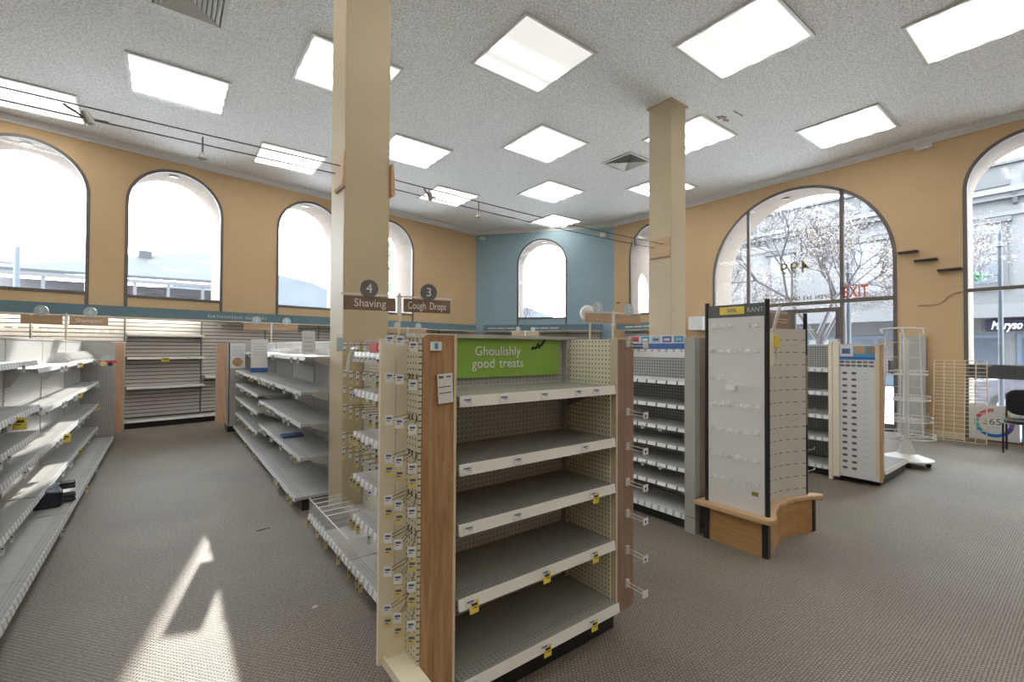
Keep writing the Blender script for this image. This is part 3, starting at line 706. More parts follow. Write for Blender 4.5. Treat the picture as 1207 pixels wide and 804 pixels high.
# the green sign
gs = thing('header_sign', 'green sign reading Ghoulishly good treats at the top of the end unit', 'sign', (1.44, 2.018, 1.392))
mb = MB(); mb.box(-.47, -.006, 0, .45, .004, .206); mb.build('board', 'green_sign', gs)
text('Ghoulishly', .072, 'letter_white', gs, (-.002, -.008, .138), UP, sx=.98, space=1.02)
text('good', .072, 'letter_white', gs, (-.098, -.008, .072), UP, sx=.98, space=1.02); text('treats', .072, 'letter_white', gs, (.088, -.008, .072), UP, sx=.98, space=1.02)
bat = [(-.06, .0), (-.045, .012), (-.03, .006), (-.014, .008), (-.008, .022), (-.003, .014), (.004, .024), (.010, .010), (.028, .014), (.046, .028), (.062, .03), (.052, .012), (.04, .006), (.03, -.004), (.016, -.002), (.006, -.014), (-.008, -.004), (-.024, -.012), (-.036, -.004), (-.05, -.008)]
mb = MB(); mb.prism(bat, 1, -.0085, -.0062); mb.build('bat_shape', 'bat', gs, (.285, 0, .165), (0, R(-14), 0))

# ------------------------------------------------------------------ middle gondola run (two stretches, the column between)
SX = 1.46
g = thing('gondola_shelving', 'long double-sided gondola shelving behind the near column, along the aisle', 'shelving', (SX, 7.07, 0))
ym = 7.07
S = [(y - ym, y + 1.2275 - ym) for y in (4.62, 5.8475, 7.075, 8.3025)]
gondola_body(g, S, 1.6, -1, .475, basetags={0: [(-2.35, 'c'), (-2.2, 'c'), (-1.75, 'c'), (-1.7, 'w'), (-1.62, 'w'), (-1.54, 'c')], 1: [(-.3, 'c'), (-.12, 'c')], 2: [(.7, 'c')]})
for i, (a, b) in enumerate(S):
    if i < 2:
        for z, n in ((1.12, 9), (.815, 8), (.495, 9)): shelf(g, -.02, -.43, a, b, z, tags=rnd_tags(a, b, n if i else 3, 'wwcw'))
    else:
        for z in (1.12, .885, .645, .375): shelf(g, -.02, -.45, a, b, z, tags=rnd_tags(a, b, 4 if i == 3 else 2, 'wwc'))
    shelf(g, -.02, -.40, a, b, 1.455, tags=rnd_tags(a, b, 3, 'www'), m='shelf_grey')
    shelf(g, .02, .43, a, b, 1.12, brackets=False); shelf(g, .02, .43, a, b, .62, brackets=False)
mb = MB(); mb.box(-.46, S[-1][1] + .004, .1, .02, S[-1][1] + .022, 1.6); mb.build('end_panel', 'panel_grey', g)
# clear dividers on the top shelf
for k in range(6):
    y = S[0][0] + .25 + k * .33
    mb = MB(); mb.box(-.39, y, 1.455, -.05, y + .004, 1.53); mb.build('shelf_divider', 'clear', g)
mb = MB(); mb.box(-.405, S[0][0] + .3, 1.455, -.40, S[1][1], 1.50); mb.build('front_fence', 'clear', g)

n1 = thing('gondola_shelving', 'short stretch of gondola shelving between the near column and the end unit', 'shelving', (SX, 3.1, 0))
S2 = [(2.10 - 3.1, 3.07 - 3.1), (3.07 - 3.1, 4.13 - 3.1)]
gondola_body(n1, S2, 1.6, -1, .475, peg='peg_cream_y', basetags={0: [(-.12, 'c'), (-.26, 'c'), (-.33, 'c')], 1: [(.12, 'c'), (.42, 'c'), (.66, 'c'), (.93, 'c')]})
a, b = S2[0]
for z in (1.265, .985, .705, .437): shelf(n1, -.02, -.45, a, b, z, tags=[(-.06, 'c'), (-.12, 'c'), (-.2, 'c'), (-.4, 'w')] if z < 1.2 else [(-.1, 'w')])
o = shelf(n1, -.02, -.45, a, b, 1.515)
for k in range(6): put('price_tag', TAGS['W'], o, (-.468, b - .04 - k * .075, 1.49), (0, 0, R(-70)))
mb = MB(); mb.prism([(-.46, 1.515), (-.46, 1.575), (-.45, 1.575), (-.45, 1.515)], 1, b - .42, b - .30); mb.build('red_flag', 'red', o)
mb = MB(); mb.tube([(-.45, b - .02, 1.54), (-.46, b + .03, 1.53), (-.47, b + .06, 1.48), (-.475, b + .075, 1.38)], .011, 6); mb.build('plastic_strip', 'rail_white', o)
for z in (1.565, 1.335, 1.2, 1.045, .81, .685):
    for y in (3.93, 3.76, 3.60, 3.45, 3.31, 3.18):
        mb = MB(); yy = y - 3.1
        mb.tube([(-.03, yy - .008, z), (-.25, yy - .008, z + .004)], .0018, 4); mb.tube([(-.03, yy + .008, z), (-.25, yy + .008, z + .004)], .0018, 4)
        h_ = mb.build('wire_hook', 'hook_wire', n1)
        put('price_tag', TAGS['w'], h_, (-.253, yy, z + .02), (0, 0, R(-12)))
        if random.random() < .8: put('price_tag', TAGS['c'], h_, (-.252, yy, z - .02), (0, 0, R(-12)))
# clear bin on the base deck
bn = thing('clear_bin', 'clear acrylic bin with dividers on the lowest deck beside the near column', 'bin', (.985, 3.10, .131))
mb = MB(); mb.box(-.002, 0, 0, .002, 1.03, .13); mb.build('front_wall', 'clear', bn)
mb = MB(); mb.box(-.0035, 0, .127, .0035, 1.03, .133); mb.build('rim', 'plastic_clear', bn)
for k in range(5):
    y = .56 + k * .115
    mb = MB(); mb.box(.003, y, .0, .27, y + .003, .115); d = mb.build('divider', 'clear', bn)
    mb = MB(); mb.box(.003, y - .001, .113, .27, y + .004, .118); mb.build('divider_rim', 'plastic_clear', d)
mb = MB(); mb.box(.003, 0, 0, .2, .003, .12); mb.build('end_wall', 'clear', bn)
mb = MB()
for k in range(4): mb.box(.02, .575 + k * .115, .001, .26, .66 + k * .115, .004)
mb.build('dark_liner', 'dark_grey', bn)

# ------------------------------------------------------------------ left gondola
LX = -1.05
lg = thing('gondola_shelving', 'long gondola shelving at the left edge with tilted empty shelves', 'shelving', (LX, 6.0, 0))
LS = [(y - 6, y + 1.37 - 6) for y in (2.61, 3.98, 5.35, 6.72, 8.09)]
gondola_body(lg, LS, 1.6, -1 * -1, .40, basetags={1: [(-1.05, 'w')], 2: [(.3, 'c'), (.34, 'c')], 3: [(1.2, 'w')]}, both=False)
for i, (a, b) in enumerate(LS):
    zs = (1.425, 1.06, .85, .655, .30) if i < 2 else (1.355, 1.0, .655, .305)
    for k, z in enumerate(zs):
        tg = rnd_tags(a, b, 2, 'ww')
        if i == 1 and k == 1: tg += [(a + .60, 'Y')]
        if i == 2 and k == 1: tg += [(b - .30, 'w')]
        if i == 3 and k == 1: tg += [(b - .75, 'y'), (b - 1.1, 'w')]
        if i == 3 and k == 0: tg += [(b - .55, 'y')]
        if i == 2 and k == 2: tg += [(b - .25, 'Y')]
        if i == 4 and k == 2: tg += [(b - .2, 'y')]
        if i == 3 and k == 3: tg += [(b - .6, 'y')]
        shelf(lg, .02, .22 if k else .20, a, b, z, tags=tg)
    if i > 0:
        mb = MB(); mb.box(.021, a + .02, 1.36 if i > 1 else 1.43, .026, b - .02, 1.59); mb.build('upper_liner', 'panel_white', lg)
yb = LS[-1][1]
mb = MB(); mb.box(-.02, yb + .02, .06, .39, yb + .045, 1.6); mb.build('end_panel', 'peg_grey', lg)
mb = MB(); mb.box(.385, yb + .018, 0, .41, yb + .06, 1.6); mb.build('end_upright', 'panel_grey', lg)
# white trays on its top shelf
for k in range(3):
    t = thing('shelf_tray', ['white plastic tray on the top left shelf, nearest the camera of three', 'middle one of three white plastic trays on the top left shelf', 'farthest of three white plastic trays on the top left shelf'][k], 'tray', (LX + .05, 7.15 + k * .78, 1.357), 0, 'white trays on the top left shelf')
    mb = MB(); mb.box(0, 0, 0, .13, .62, .006); mb.build('floor_plate', 'panel_white', t)
    for y in (0, .205, .41, .614):
        mb = MB(); mb.prism([(0, .006), (.13, .006), (.13, .03), (.05, .11), (0, .11)], 1, y, y + .006); mb.build('divider', 'panel_white', t)
sg_ = thing('shelf_sign', 'rounded red and pale blue shelf sign at the far end of the left top shelf', 'sign', (LX + .345, 9.2, 1.29), R(0))
mb = MB(); mb.prism([(-.10, .0), (.10, .0), (.10, .035), (-.10, .035)], 1, 0, .006); mb.build('red_band', 'red', sg_)
mb = MB(); mb.prism([(-.09, .035), (.09, .035)] + [(.09 * math.cos(a_), .035 + .075 * math.sin(a_)) for a_ in [math.pi * k / 12 for k in range(1, 12)]], 1, 0, .005); mb.build('dome', 'sign_face_pale', sg_)
mb = MB(); mb.cyl((.03, -.002, -.02), (.03, .004, -.02), .03, 14); mb.build('black_disc', 'black', sg_)
mb = MB(); mb.cyl((-.05, -.002, -.012), (-.05, .004, -.012), .04, 14); mb.build('cream_disc', 'tag_cream', sg_)
# dark plastic clip strip lying on the lowest left deck
bc = thing('plastic_bracket', 'dark navy plastic bracket with prongs lying on the lowest left shelf', 'bracket', (-.80, 5.80, .133), R(8))
mb = MB(); mb.prism([(-.12, 0), (.05, 0), (.07, .05), (.06, .13), (-.05, .15), (-.12, .09)], 1, -.22, .16); mb.build('body', 'navy', bc, bevel=.012)
for y, z in ((.06, .15), (.06, .115), (-.04, .065), (-.06, .03)):
    mb = MB(); mb.box(.04, y - .05, z - .02, .15, y + .06, z); mb.build('prong', 'navy', bc, bevel=.006)
# ------------------------------------------------------------------ far end units, wood posts facing the back wall
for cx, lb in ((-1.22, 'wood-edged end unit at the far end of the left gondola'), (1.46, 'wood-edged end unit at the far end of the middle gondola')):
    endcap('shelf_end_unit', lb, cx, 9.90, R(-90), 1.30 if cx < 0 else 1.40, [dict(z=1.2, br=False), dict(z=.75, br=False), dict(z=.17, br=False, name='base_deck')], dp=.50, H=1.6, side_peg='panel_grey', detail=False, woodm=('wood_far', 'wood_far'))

# ------------------------------------------------------------------ third gondola (with the blue header)
g3 = thing('gondola_shelving', 'gondola shelving with grey mesh back and seven white shelf edges right of the end unit', 'shelving', (4.0, 5.8, 0))
S3 = [(y - 5.8, y + 1.21 - 5.8) for y in (2.2, 3.41, 4.62, 5.83, 7.04, 8.25)]
gondola_body(g3, S3, 1.62, -1, .45, peg='mesh_grey', deck='panel_white', ddots='panel_white', rail='rail_labels')
for i in (0, 1):
    a, b = S3[i]
    for z in (1.26, 1.05, .853, .693, .512, .346): shelf(g3, -.02, -.44, a, b, z, m='panel_white', dots='panel_white', rail='rail_dots', railh=.024, tags=[(a + .25, 'W'), (a + .44, 'W')] if z in (.853, .512) and i == 0 else [], flag=False, brackets=False)
mb = MB(); mb.box(-.475, S3[0][0] - .10, 0, -.40, S3[0][0] - .004, 1.645); mb.build('end_post', 'sheet_grey', g3)
mb = MB(); mb.box(-.40, S3[0][0] - .09, .06, .03, S3[0][0] - .05, 1.64); mb.build('end_panel', 'wood_post_dull', g3)
mb = MB(); mb.box(-.478, S3[0][0] - .10, .13, -.476, S3[0][0] - .004, .134); mb.build('post_joint', 'dark_grey', g3)
hs = thing('header_strip', 'blue and white header strip of small product pictures above the third gondola shelves', 'sign', (3.555, 2.205, 1.47))
mb = MB(); mb.prism([(0.0, 0), (0.0, .075), (.02, .075), (.05, 0)], 1, 0, .60); mb.build('white_ticket_rail', 'rail_labels', hs)
mb = MB(); mb.box(.0, 0, .076, .006, .60, .125); mb.build('blue_band', 'blue_print', hs)
mb = MB(); mb.box(.0, 0, .126, .006, .60, .20); mb.build('picture_band', 'panel_white', hs)
for k in range(5):
    mb = MB(); mb.box(-.0015, .02 + k * .116, .136, 0, .11 + k * .116, .19); mb.build('picture', ['cyan_print', 'blue_print', 'sign_face_pale', 'cyan_print', 'red'][k], hs)
    mb = MB(); mb.box(-.0025, .035 + k * .116, .15, -.0016, .095 + k * .116, .172); mb.build('picture_label', ['sign_face_pale', 'panel_white', 'blue_print', 'panel_white', 'sign_grey'][k], hs)
mb = MB(); mb.box(.0, .02, -.005, .0015, .18, .02); 
hp = thing('hanging_leaflet', 'pale blue leaflet hanging at the left end of the blue header strip', 'leaflet', (3.50, 2.80, 1.28))
mb = MB(); mb.box(-.03, -.002, 0, .05, .001, .35); mb.build('sheet', 'sign_face_pale', hp)
mb = MB(); mb.box(-.03, -.004, 0, .05, -.002, .05); mb.build('dark_foot', 'ink', hp)

# ------------------------------------------------------------------ fourth gondola with its end unit and the oval-label board
g4 = thing('gondola_shelving', 'gondola shelving seen between the fragrance stand and the oval-label board', 'shelving', (6.95, 4.5, 0))
S4 = [(y - 4.5, y + 1.21 - 4.5) for y in (2.06, 3.27, 4.48, 5.69, 6.9, 8.11)]
gondola_body(g4, S4, 1.6, -1, .52, peg='mesh_grey', deck='panel_white', ddots='panel_white')
a, b = S4[0]
for z in (1.31, 1.025, .74, .466): shelf(g4, -.02, -.52, a, b, z, m='panel_white', dots='panel_white', brackets=False)
mb = MB(); mb.box(-.60, a - .05, 0, -.55, a - .012, 1.64); mb.build('end_post', 'cream_metal', g4)
e4 = endcap('shelf_end_unit', 'end shelf unit near the entrance with the oval-label board on its side', 6.99, 1.765, R(90), 1.28, [dict(z=.17, br=False, name='base_deck')], dp=.42, H=1.6, side_peg='panel_white', detail=False, sides=(1,))
# board on the side facing -X : local y = +.64 side  -> outer face
bd = MB(); bd.box(-.205, .612, .07, .20, .645, 1.605); bd = bd.build('display_board', 'panel_white', e4)
mb = MB(); mb.box(.17, .60, .05, .235, .655, 1.63); mb.build('edge_post', 'cream_metal', e4)
mb = MB(); mb.box(-.232, .605, .07, -.207, .65, 1.605); mb.build('edge_strip', 'wood_ledge', e4)
mb = MB(); mb.box(-.19, .6455, 1.43, .165, .648, 1.59); mb.build('picture_header', 'cyan_print', bd)
for k, (x0, x1, z0, z1, m_) in enumerate(((-.185, -.10, 1.50, 1.585, 'wood_post_dull'), (-.08, .02, 1.50, 1.585, 'wood_sign_pale'), (.03, .16, 1.47, 1.59, 'panel_white'), (.06, .14, 1.50, 1.56, 'ink'), (-.185, .165, 1.44, 1.465, 'blue_print'))):
    mb = MB(); mb.box(x0, .648, z0, x1, .6488 + k * .0002, z1); mb.build('picture_patch', m_, bd)
ov = MB(); ov.prism([(.026 * math.cos(2 * math.pi * k / 14), .015 * math.sin(2 * math.pi * k / 14)) for k in range(14)], 1, 0, .004); ov_me = ov.mesh('oval_label', 'sign_grey')
ov2 = MB(); ov2.prism([(.026 * math.cos(2 * math.pi * k / 14), .013 * math.sin(2 * math.pi * k / 14)) for k in range(14)], 1, 0, .004); ov2_me = [ov2.mesh('oval_label', m_) for m_ in ('sign_grey', 'sign_teal', 'wood_post_dull')]
for r_ in range(16):
    for x in (.115, .025): put('oval_label', ov_me, bd, (x, .645, 1.275 - r_ * .0735))
    mb = MB(); mb.box(-.105, .6455, 1.275 - r_ * .0735 + .003, -.075, .6475, 1.275 - r_ * .0735 + .011); mb.build('ticket', 'sign_face_pale', bd)
for r_ in range(2):
    for k in range(6): put('oval_label', ov2_me[(k * 2 + r_) % 3], bd, (.14 - k * .056, .645, 1.405 - r_ * .042))

# ------------------------------------------------------------------ fragrance stand
ks = thing('fragrance_stand', 'tall grey and black display stand on a wooden base with a curved ledge', 'display stand', (3.54, 1.53, 0))
W4, D4 = .89, .50
mb = MB(); mb.box(.012, .045, .0, .03, D4 - .04, .265); mb.build('base_side', 'wood_base', ks)
mb = MB(); bfc = [(.042, .006), (.10, .012), (.22, .048), (.38, .085), (.55, .09), (.70, .068), (.80, .035), (W4 - .03, .012)]
mb.prism(bfc + [(x_, y_ + .02) for x_, y_ in reversed(bfc)], 2, 0, .267); mb.build('base_front', 'wood_base_x', ks)
mb = MB(); mb.box(.032, .115, 0, W4 - .02, D4 - .02, .26); mb.build('base_core', 'dark_grey', ks)
for x, y, z in ((0.0, 0.0, .268), (0.0, D4 - .042, .268), (W4 - .03, .0, .268)):
    mb = MB(); mb.box(x, y, 0, x + .042, y + .042, z); mb.build('base_corner', 'black', ks)
led = [(-.06, .005), (-.055, -.03), (-.02, -.05), (.03, -.05), (.10, -.02), (.22, .035), (.38, .075), (.55, .08), (.70, .055), (.82, .01), (.93, -.045), (.98, -.03), (.97, .02), (.86, .12), (.86, D4), (-.055, D4 + .055), (-.06, .4)]
mb = MB(); mb.prism(led, 2, .268, .305); mb.build('ledge', 'wood_ledge', ks, bevel=.008)
mb = MB(); mb.box(.02, .03, .305, .045, D4 - .03, 1.80); pn = mb.build('side_panel', 'panel_white', ks)
mb = MB(); mb.box(.018, .03, 1.80, .045, D4 - .03, 1.90); hd = mb.build('header', 'dark_grey', ks)
text('RANT', .052, 'sign_face_pale', hd, (.0165, .095, 1.85), UPX, sx=.9)
mb = MB(); mb.box(.0135, .175, 1.822, .0155, .37, 1.882); st = mb.build('sale_sticker', 'yellow_tag', hd)
text('50%', .046, 'ink', st, (.0125, .272, 1.852), UPX, sx=1.0)
for y in (0.0, D4 - .03):
    mb = MB(); mb.cyl((.03, y + .015, .305), (.03, y + .015, 1.925), .019, 12); mb.build('frame_post', 'black', ks)
# clear holders in rows on the side panel
hm = MB(); hm.box(-.03, -.018, 0, 0, .018, .004); hm.box(-.03, -.018, 0, -.027, .018, .028); hm.box(-.002, -.018, 0, 0, .018, .034)
hm_me = hm.mesh('clear_holder', 'clear')
rows = (1.745, 1.55, 1.33, 1.125, .925, .72, .535)
for r_, z in enumerate(rows):
    for k in range(6):
        if (r_ == 0 and k == 3) or (r_ == 2 and k > 1): continue
        put('clear_holder', hm_me, pn, (.0195, .42 - k * .068, z - .03))
lt = MB(); lt.box(-.028, .23, 1.26, .0195, .30, 1.264); lt.box(-.03, .23, 1.23, -.027, .30, 1.264); lt.build('bent_clip', 'plastic_clear', pn, (0, 0, .0), (R(0), 0, 0))
mb = MB(); mb.box(.0185, .075, .435, .0195, .125, .468); mb.build('small_label', 'letter_gold', pn)
# curved slotted front panel
cp = MB(); n = 16
for k in range(n):
    u0, u1 = k / n, (k + 1) / n
    f = lambda u: (.055 + u * .77, .045 + .10 * math.sin(math.pi * u))
    (xa, ya), (xb_, yb_) = f(u0), f(u1)
    cp.hexa([(xa, ya, .305), (xb_, yb_, .305), (xb_, yb_ + .012, .305), (xa, ya + .012, .305)], [(xa, ya, 1.72), (xb_, yb_, 1.72), (xb_, yb_ + .012, 1.72), (xa, ya + .012, 1.72)])
cp.build('slotted_front', 'kiosk_slots', ks)
mb = MB(); mb.box(.05, .19, .305, .84, .21, 1.88); mb.build('rear_panel', 'panel_grey', ks)
mb = MB(); mb.cyl((.86, .06, .305), (.86, .06, 1.86), .016, 10); mb.build('frame_post', 'black', ks)
mb = MB(); mb.cyl((.845, .048, .9), (.845, .048, 1.5), .009, 8); mb.build('brown_edge', 'wood_post', ks)
for z in (1.72, 1.4, 1.02, .68, .5):
    mb = MB(); mb.tube([(.87, .05, z), (.99, .04, z - .002), (1.0, .04, z + .012)], .004, 5); mb.build('side_hook', 'steel', ks)
mb = MB(); mb.box(.42, .15, 1.70, .80, .16, 1.85); pc = mb.build('torn_picture', 'wood_post_dull', ks)
mb = MB(); mb.box(.50, .147, 1.80, .74, .15, 1.808); mb.build('print_line', 'tag_cream', pc); mb = MB(); mb.box(.52, .147, 1.775, .72, .15, 1.782); mb.build('print_line', 'tag_cream', pc)
mb = MB(); mb.hexa([(.30, .10, 1.66), (.345, .10, 1.66), (.345, .11, 1.66), (.30, .11, 1.66)], [(.40, .08, 1.90), (.445, .08, 1.90), (.445, .09, 1.90), (.40, .09, 1.90)]); mb.build('torn_strip', 'hook_plastic', ks)
mb = MB(); mb.tube([(.34, .09, 1.66), (.33, .08, 1.60), (.345, .075, 1.52), (.335, .07, 1.47)], .008, 6); mb.build('loose_tape', 'rail_white', ks)
mb = MB(); mb.box(.25, .055, 1.56, .36, .105, 1.66); bx = mb.build('control_box', 'yellow_tag', ks, bevel=.006)
mb = MB(); mb.box(.17, .06, 1.42, .25, .115, 1.68); mb.build('inner_bracket', 'cream_metal', ks)
mb = MB(); mb.cyl((.80, .1, .10), (.86, .02, .0), .012, 6); mb.cyl((.84, .3, .02), (.97, .10, .012), .014, 6); mb.build('foot_rod', 'black', ks)

# ------------------------------------------------------------------ slatwall shelving along the back wall
slat_me = {}
def slat(L):
    k = round(L, 3)
    if k not in slat_me:
        mb = MB(); mb.prism([(-.030, -.029), (-.012, -.029), (-.012, .029), (-.030, .029), (-.033, .026), (-.033, -.026)], 1, 0, L)
        slat_me[k] = mb.mesh('slat', 'slat')
    return slat_me[k]
def wall_unit(o_, d_, s0, s1, zlow, label, shelves=(), full=False, deck=True):
    l, r = fr(o_, d_, s0)
    t = thing('wall_shelving', label, 'shelving', l, r + R(90))
    L = s1 - s0               # local y runs from 0 to -L
    mb = MB(); mb.box(-.012, -L, .1, -.004, 0, 2.14); mb.build('backing', 'slat_groove', t)
    z = 2.105
    while z > zlow:
        put('slat', slat(L - .03), t, (0, -L + .015, z)); z -= .073
    mb = MB(); mb.box(-.045, -.014, 0, -.002, .0, 2.14); mb.build('upright', 'panel_grey', t)
    mb = MB(); mb.box(-.32, -L, 0, -.03, 0, .105); mb.build('kick_plate', 'black', t)
    shelf(t, -.03, -.36, -L, 0, .15, rail='rail_white', name='base_deck', brackets=False)
    for z, tg in shelves: shelf(t, -.03, -.36 if z < 1.6 else -.30, -L, 0, z, rail='rail_white', tags=tg, flag=False, th=.02)
    return t
WU = []
bnd = [-11.36 + 1.23 * k for k in range(10)]
UL = ['wall shelving bay at the left edge under the teal fascia, above the left gondola', 'wall shelving bay behind the aisle number signs at left',
      'grey slatted wall shelving bay at the end of the left aisle with a yellow tag', 'grey slatted wall shelving bay under the orthopedic support lettering',
      'wall shelving bay behind the low sign of the middle gondola', 'wall shelving bay just left of the near column', 'wall shelving bay hidden mostly behind the near column',
      'wall shelving bay just right of the near column', 'wall shelving bay last before the teal corner']
for k in range(9):
    s0, s1 = bnd[k], bnd[k + 1]
    sh = ()
    if k == 2: sh = ((1.775, [(-.18, 'W')]), (1.335, [(-.55, 'Y'), (-.6, 'Y'), (-.95, 'b')]), (.775, []))
    if k == 3: sh = ((.94, []),)
    if k < 2: sh = ((1.62, []),)
    WU.append(wall_unit(B, DB, s0, s1 - .002, .16 if k in (2, 3) else 1.45, UL[k], sh))
wall_unit(B, DC, .45, 1.75, 1.55, 'wall shelving bay at the left of the teal corner wall')
wall_unit(B, DC, 1.752, 3.05, 1.55, 'wall shelving bay in the middle of the teal corner wall')
wall_unit(B, DC, 3.052, 4.1, 1.55, 'wall shelving bay at the right of the teal corner wall')
wall_unit(RC, DR, .45, 1.75, 1.55, 'wall shelving bay under the narrow arch on the right wall')
wall_unit(RC, DR, 1.752, 2.33, 1.55, 'wall shelving bay on the right wall behind the rear column')
# white hooks and blank tickets on the slats
def slat_hooks(unit, ys, z, m_='rail_white'):
    for y in ys:
        mb = MB(); mb.box(-.10, y - .004, z - .004, -.033, y + .004, z + .004); mb.box(-.105, y - .03, z - .03, -.10, y + .03, z + .02); mb.build('slat_hook', m_, unit)
slat_hooks(WU[0], [-.9, -1.05], 1.86); slat_hooks(WU[1], [-.16 - .135 * k for k in range(8)], 1.82); slat_hooks(WU[1], [-.06], 1.86); slat_hooks(WU[3], [-.30], 1.98); slat_hooks(WU[3], [-.42 - .11 * k for k in range(6)], 1.99, 'panel_grey'); slat_hooks(WU[4], [-.8 - .1 * k for k in range(4)], 1.95, 'panel_grey')

# teal fascia boards
def fascia(o_, d_, s0, s1, label, txt):
    l, r = fr(o_, d_, s0); t = thing('fascia_board', label, 'sign board', l, r)
    L = s1 - s0
    mb = MB(); mb.box(0, -.385, 2.085, L, -.36, 2.275); mb.build('board', 'sign_teal', t)
    mb = MB(); mb.box(0, -.36, 2.255, L, -.02, 2.275); mb.build('top_board', 'sign_teal', t)
    mb = MB(); mb.box(0, -.392, 2.06, L, -.355, 2.085); mb.build('bottom_trim', 'cream_trim', t)
    for s, z, b_, sz in txt:
        if b_ is None:            # lettering too small to read: thin white print lines
            for q_ in range(3):
                mb = MB(); mb.box(s - s0 - .45 + q_ * .31, -.3875, z - .018, s - s0 - .18 + q_ * .31, -.385, z + .014); mb.build('print_line', 'letter_white', t)
            continue
        text(b_, sz, 'letter_white', t, (s - s0, -.387, z), UP, sx=1.25, space=1.15)
fascia(B, DB, -11.4, -.30, 'long teal fascia board over the back wall shelving reading orthopedic support', [(-7.08, 2.16, 'ORTHOPEDIC SUPPORT', .075)])
fascia(B, DC, .40, 4.15, 'teal fascia board across the corner wall under the arched window', [(1.0, 2.17, None, .07), (2.4, 2.17, None, .07)])
fascia(RC, DR, .42, 2.33, 'short teal fascia board on the right wall next to the rear column', [(1.2, 2.17, None, .08)])
wb = thing('wall_cabinet', 'small white wall cabinet just right of the rear column', 'cabinet', (10.944, 6.32, 0))
mb = MB(); mb.box(-.32, -.19, 2.02, 0, .19, 2.36); mb.build('body', 'white_metal', wb, bevel=.01)
mb = MB(); mb.box(-.335, -.18, 2.03, -.322, .18, 2.35); mb.build('door', 'panel_white', wb)
# strip lamps behind the left part of the fascia
for s0, lb in ((-11.3, 'strip lamp behind the teal fascia, left one'), (-8.85, 'strip lamp behind the teal fascia, right one')):
    l, r = fr(B, DB, s0); t = thing('strip_lamp', lb, 'lamp', l, r)
    L_ = 2.3 if s0 < -9 else 1.1
    mb = MB(); mb.box(0, -.30, 2.235, L_, -.22, 2.253); mb.build('batten', 'white_metal', t)
    mb = MB(); mb.cyl((.02, -.26, 2.215), (L_ - .02, -.26, 2.215), .016, 8); mb.build('tube', 'tube_light', t)

# ------------------------------------------------------------------ aisle number signs
def aisle_sign(x, y, rz, words, nums, label, zb=1.6145, dark=True, z0=1.83, face='sign_grey', plank='wood_sign', ink='letter_white', sz=.085, wd=.42):
    t = thing('aisle_sign', label, 'sign', (x, y, 0), rz)
    mb = MB(); mb.cyl((0, 0, zb), (0, 0, 1.975), .011, 8); mb.build('post', 'cream_trim', t)
    mb = MB(); mb.box(-wd - .02, -.006, 1.945, wd + .02, .006, 1.957); mb.box(-.014, -.012, 1.80, .014, .012, 1.957); mb.build('crossbar', 'panel_white', t)
    for s, wtx, nn in ((-1, words[0], nums[0]), (1, words[1], nums[1])):
        a, b = s * .032, s * wd
        mb = MB(); mb.box(a, -.014, z0, b, -.002, z0 + .105); p = mb.build('plank', plank, t)
        if wtx:
            ws = wtx.split(' ')
            for q_, w__ in enumerate(ws):
                cx_ = (a + b) / 2 if len(ws) == 1 else (a + b) / 2 + (-.088 if q_ == 0 else .088)
                text(w__, sz, ink, p, (cx_, -.0155, z0 + .052), UP, sx=.95 if len(ws) == 1 else .66)
        mb = MB(); mb.cyl((s * .235, -.02, 1.995), (s * .235, -.006, 1.995), .068, 24); d = mb.build('number_disc', face, t)
        text(nn, .10, ink, d, (s * .235, -.0215, 1.993), UP)
aisle_sign(1.46, 3.39, R(-9), ('Shaving', 'Cough Drops'), ('4', '3'), 'aisle sign reading Shaving 4 and Cough Drops 3 beside the near column')
aisle_sign(LX, 8.3, R(-5), ('', 'Shampoo'), ('5', '4'), 'aisle sign reading Shampoo above the left gondola', face='sign_face_pale', plank='wood_sign_pale', sz=.075)
aisle_sign(1.46, 8.85, 0, ('', ''), ('4', '3'), 'pale aisle sign at the far end of the middle gondola', face='sign_face_pale', plank='wood_sign_pale')
aisle_sign(4.0, 8.85, 0, ('', ''), ('3', '2'), 'pale aisle sign seen over the side rack beside the near column', zb=1.6345, face='sign_face_pale', plank='wood_sign_pale')
aisle_sign(6.95, 8.6, 0, ('', ''), ('2', '1'), 'pale aisle sign seen over the green sign below the corner window', face='sign_face_pale', plank='wood_sign_pale')
aisle_sign(4.0, 3.38, R(-6), ('', ''), ('3', '2'), 'aisle sign with two grey number discs left of the rear column', zb=1.6345, face='sign_face_pale', plank='wood_sign_pale', sz=.075)
dm = thing('security_dome', 'white tilted security camera housing behind the right aisle sign', 'camera', (3.87, 3.62, 1.935), R(20))
mb = MB(); mb.cyl((-.06, 0, .02), (.10, 0, .0), .09, 18, .075); mb.build('housing', 'cream_trim', dm, smooth=False)
mb = MB(); mb.cyl((-.09, 0, .024), (-.06, 0, .02), .06, 18, .09); mb.build('rim', 'panel_white', dm)
mb = MB(); mb.cyl((.03, 0, -.08), (.03, 0, -.33), .012, 8); mb.build('stem', 'cream_trim', dm)
mb = MB(); mb.tube([(0, 0, 0), (-.06, 0, -.01), (-.09, .02, .01)], .016, 6); tag(mb.build('wall_hook', 'black', None, (10.946, 9.0, 2.93)), 'small black hook on the orange wall left of the narrow arch', 'hook')

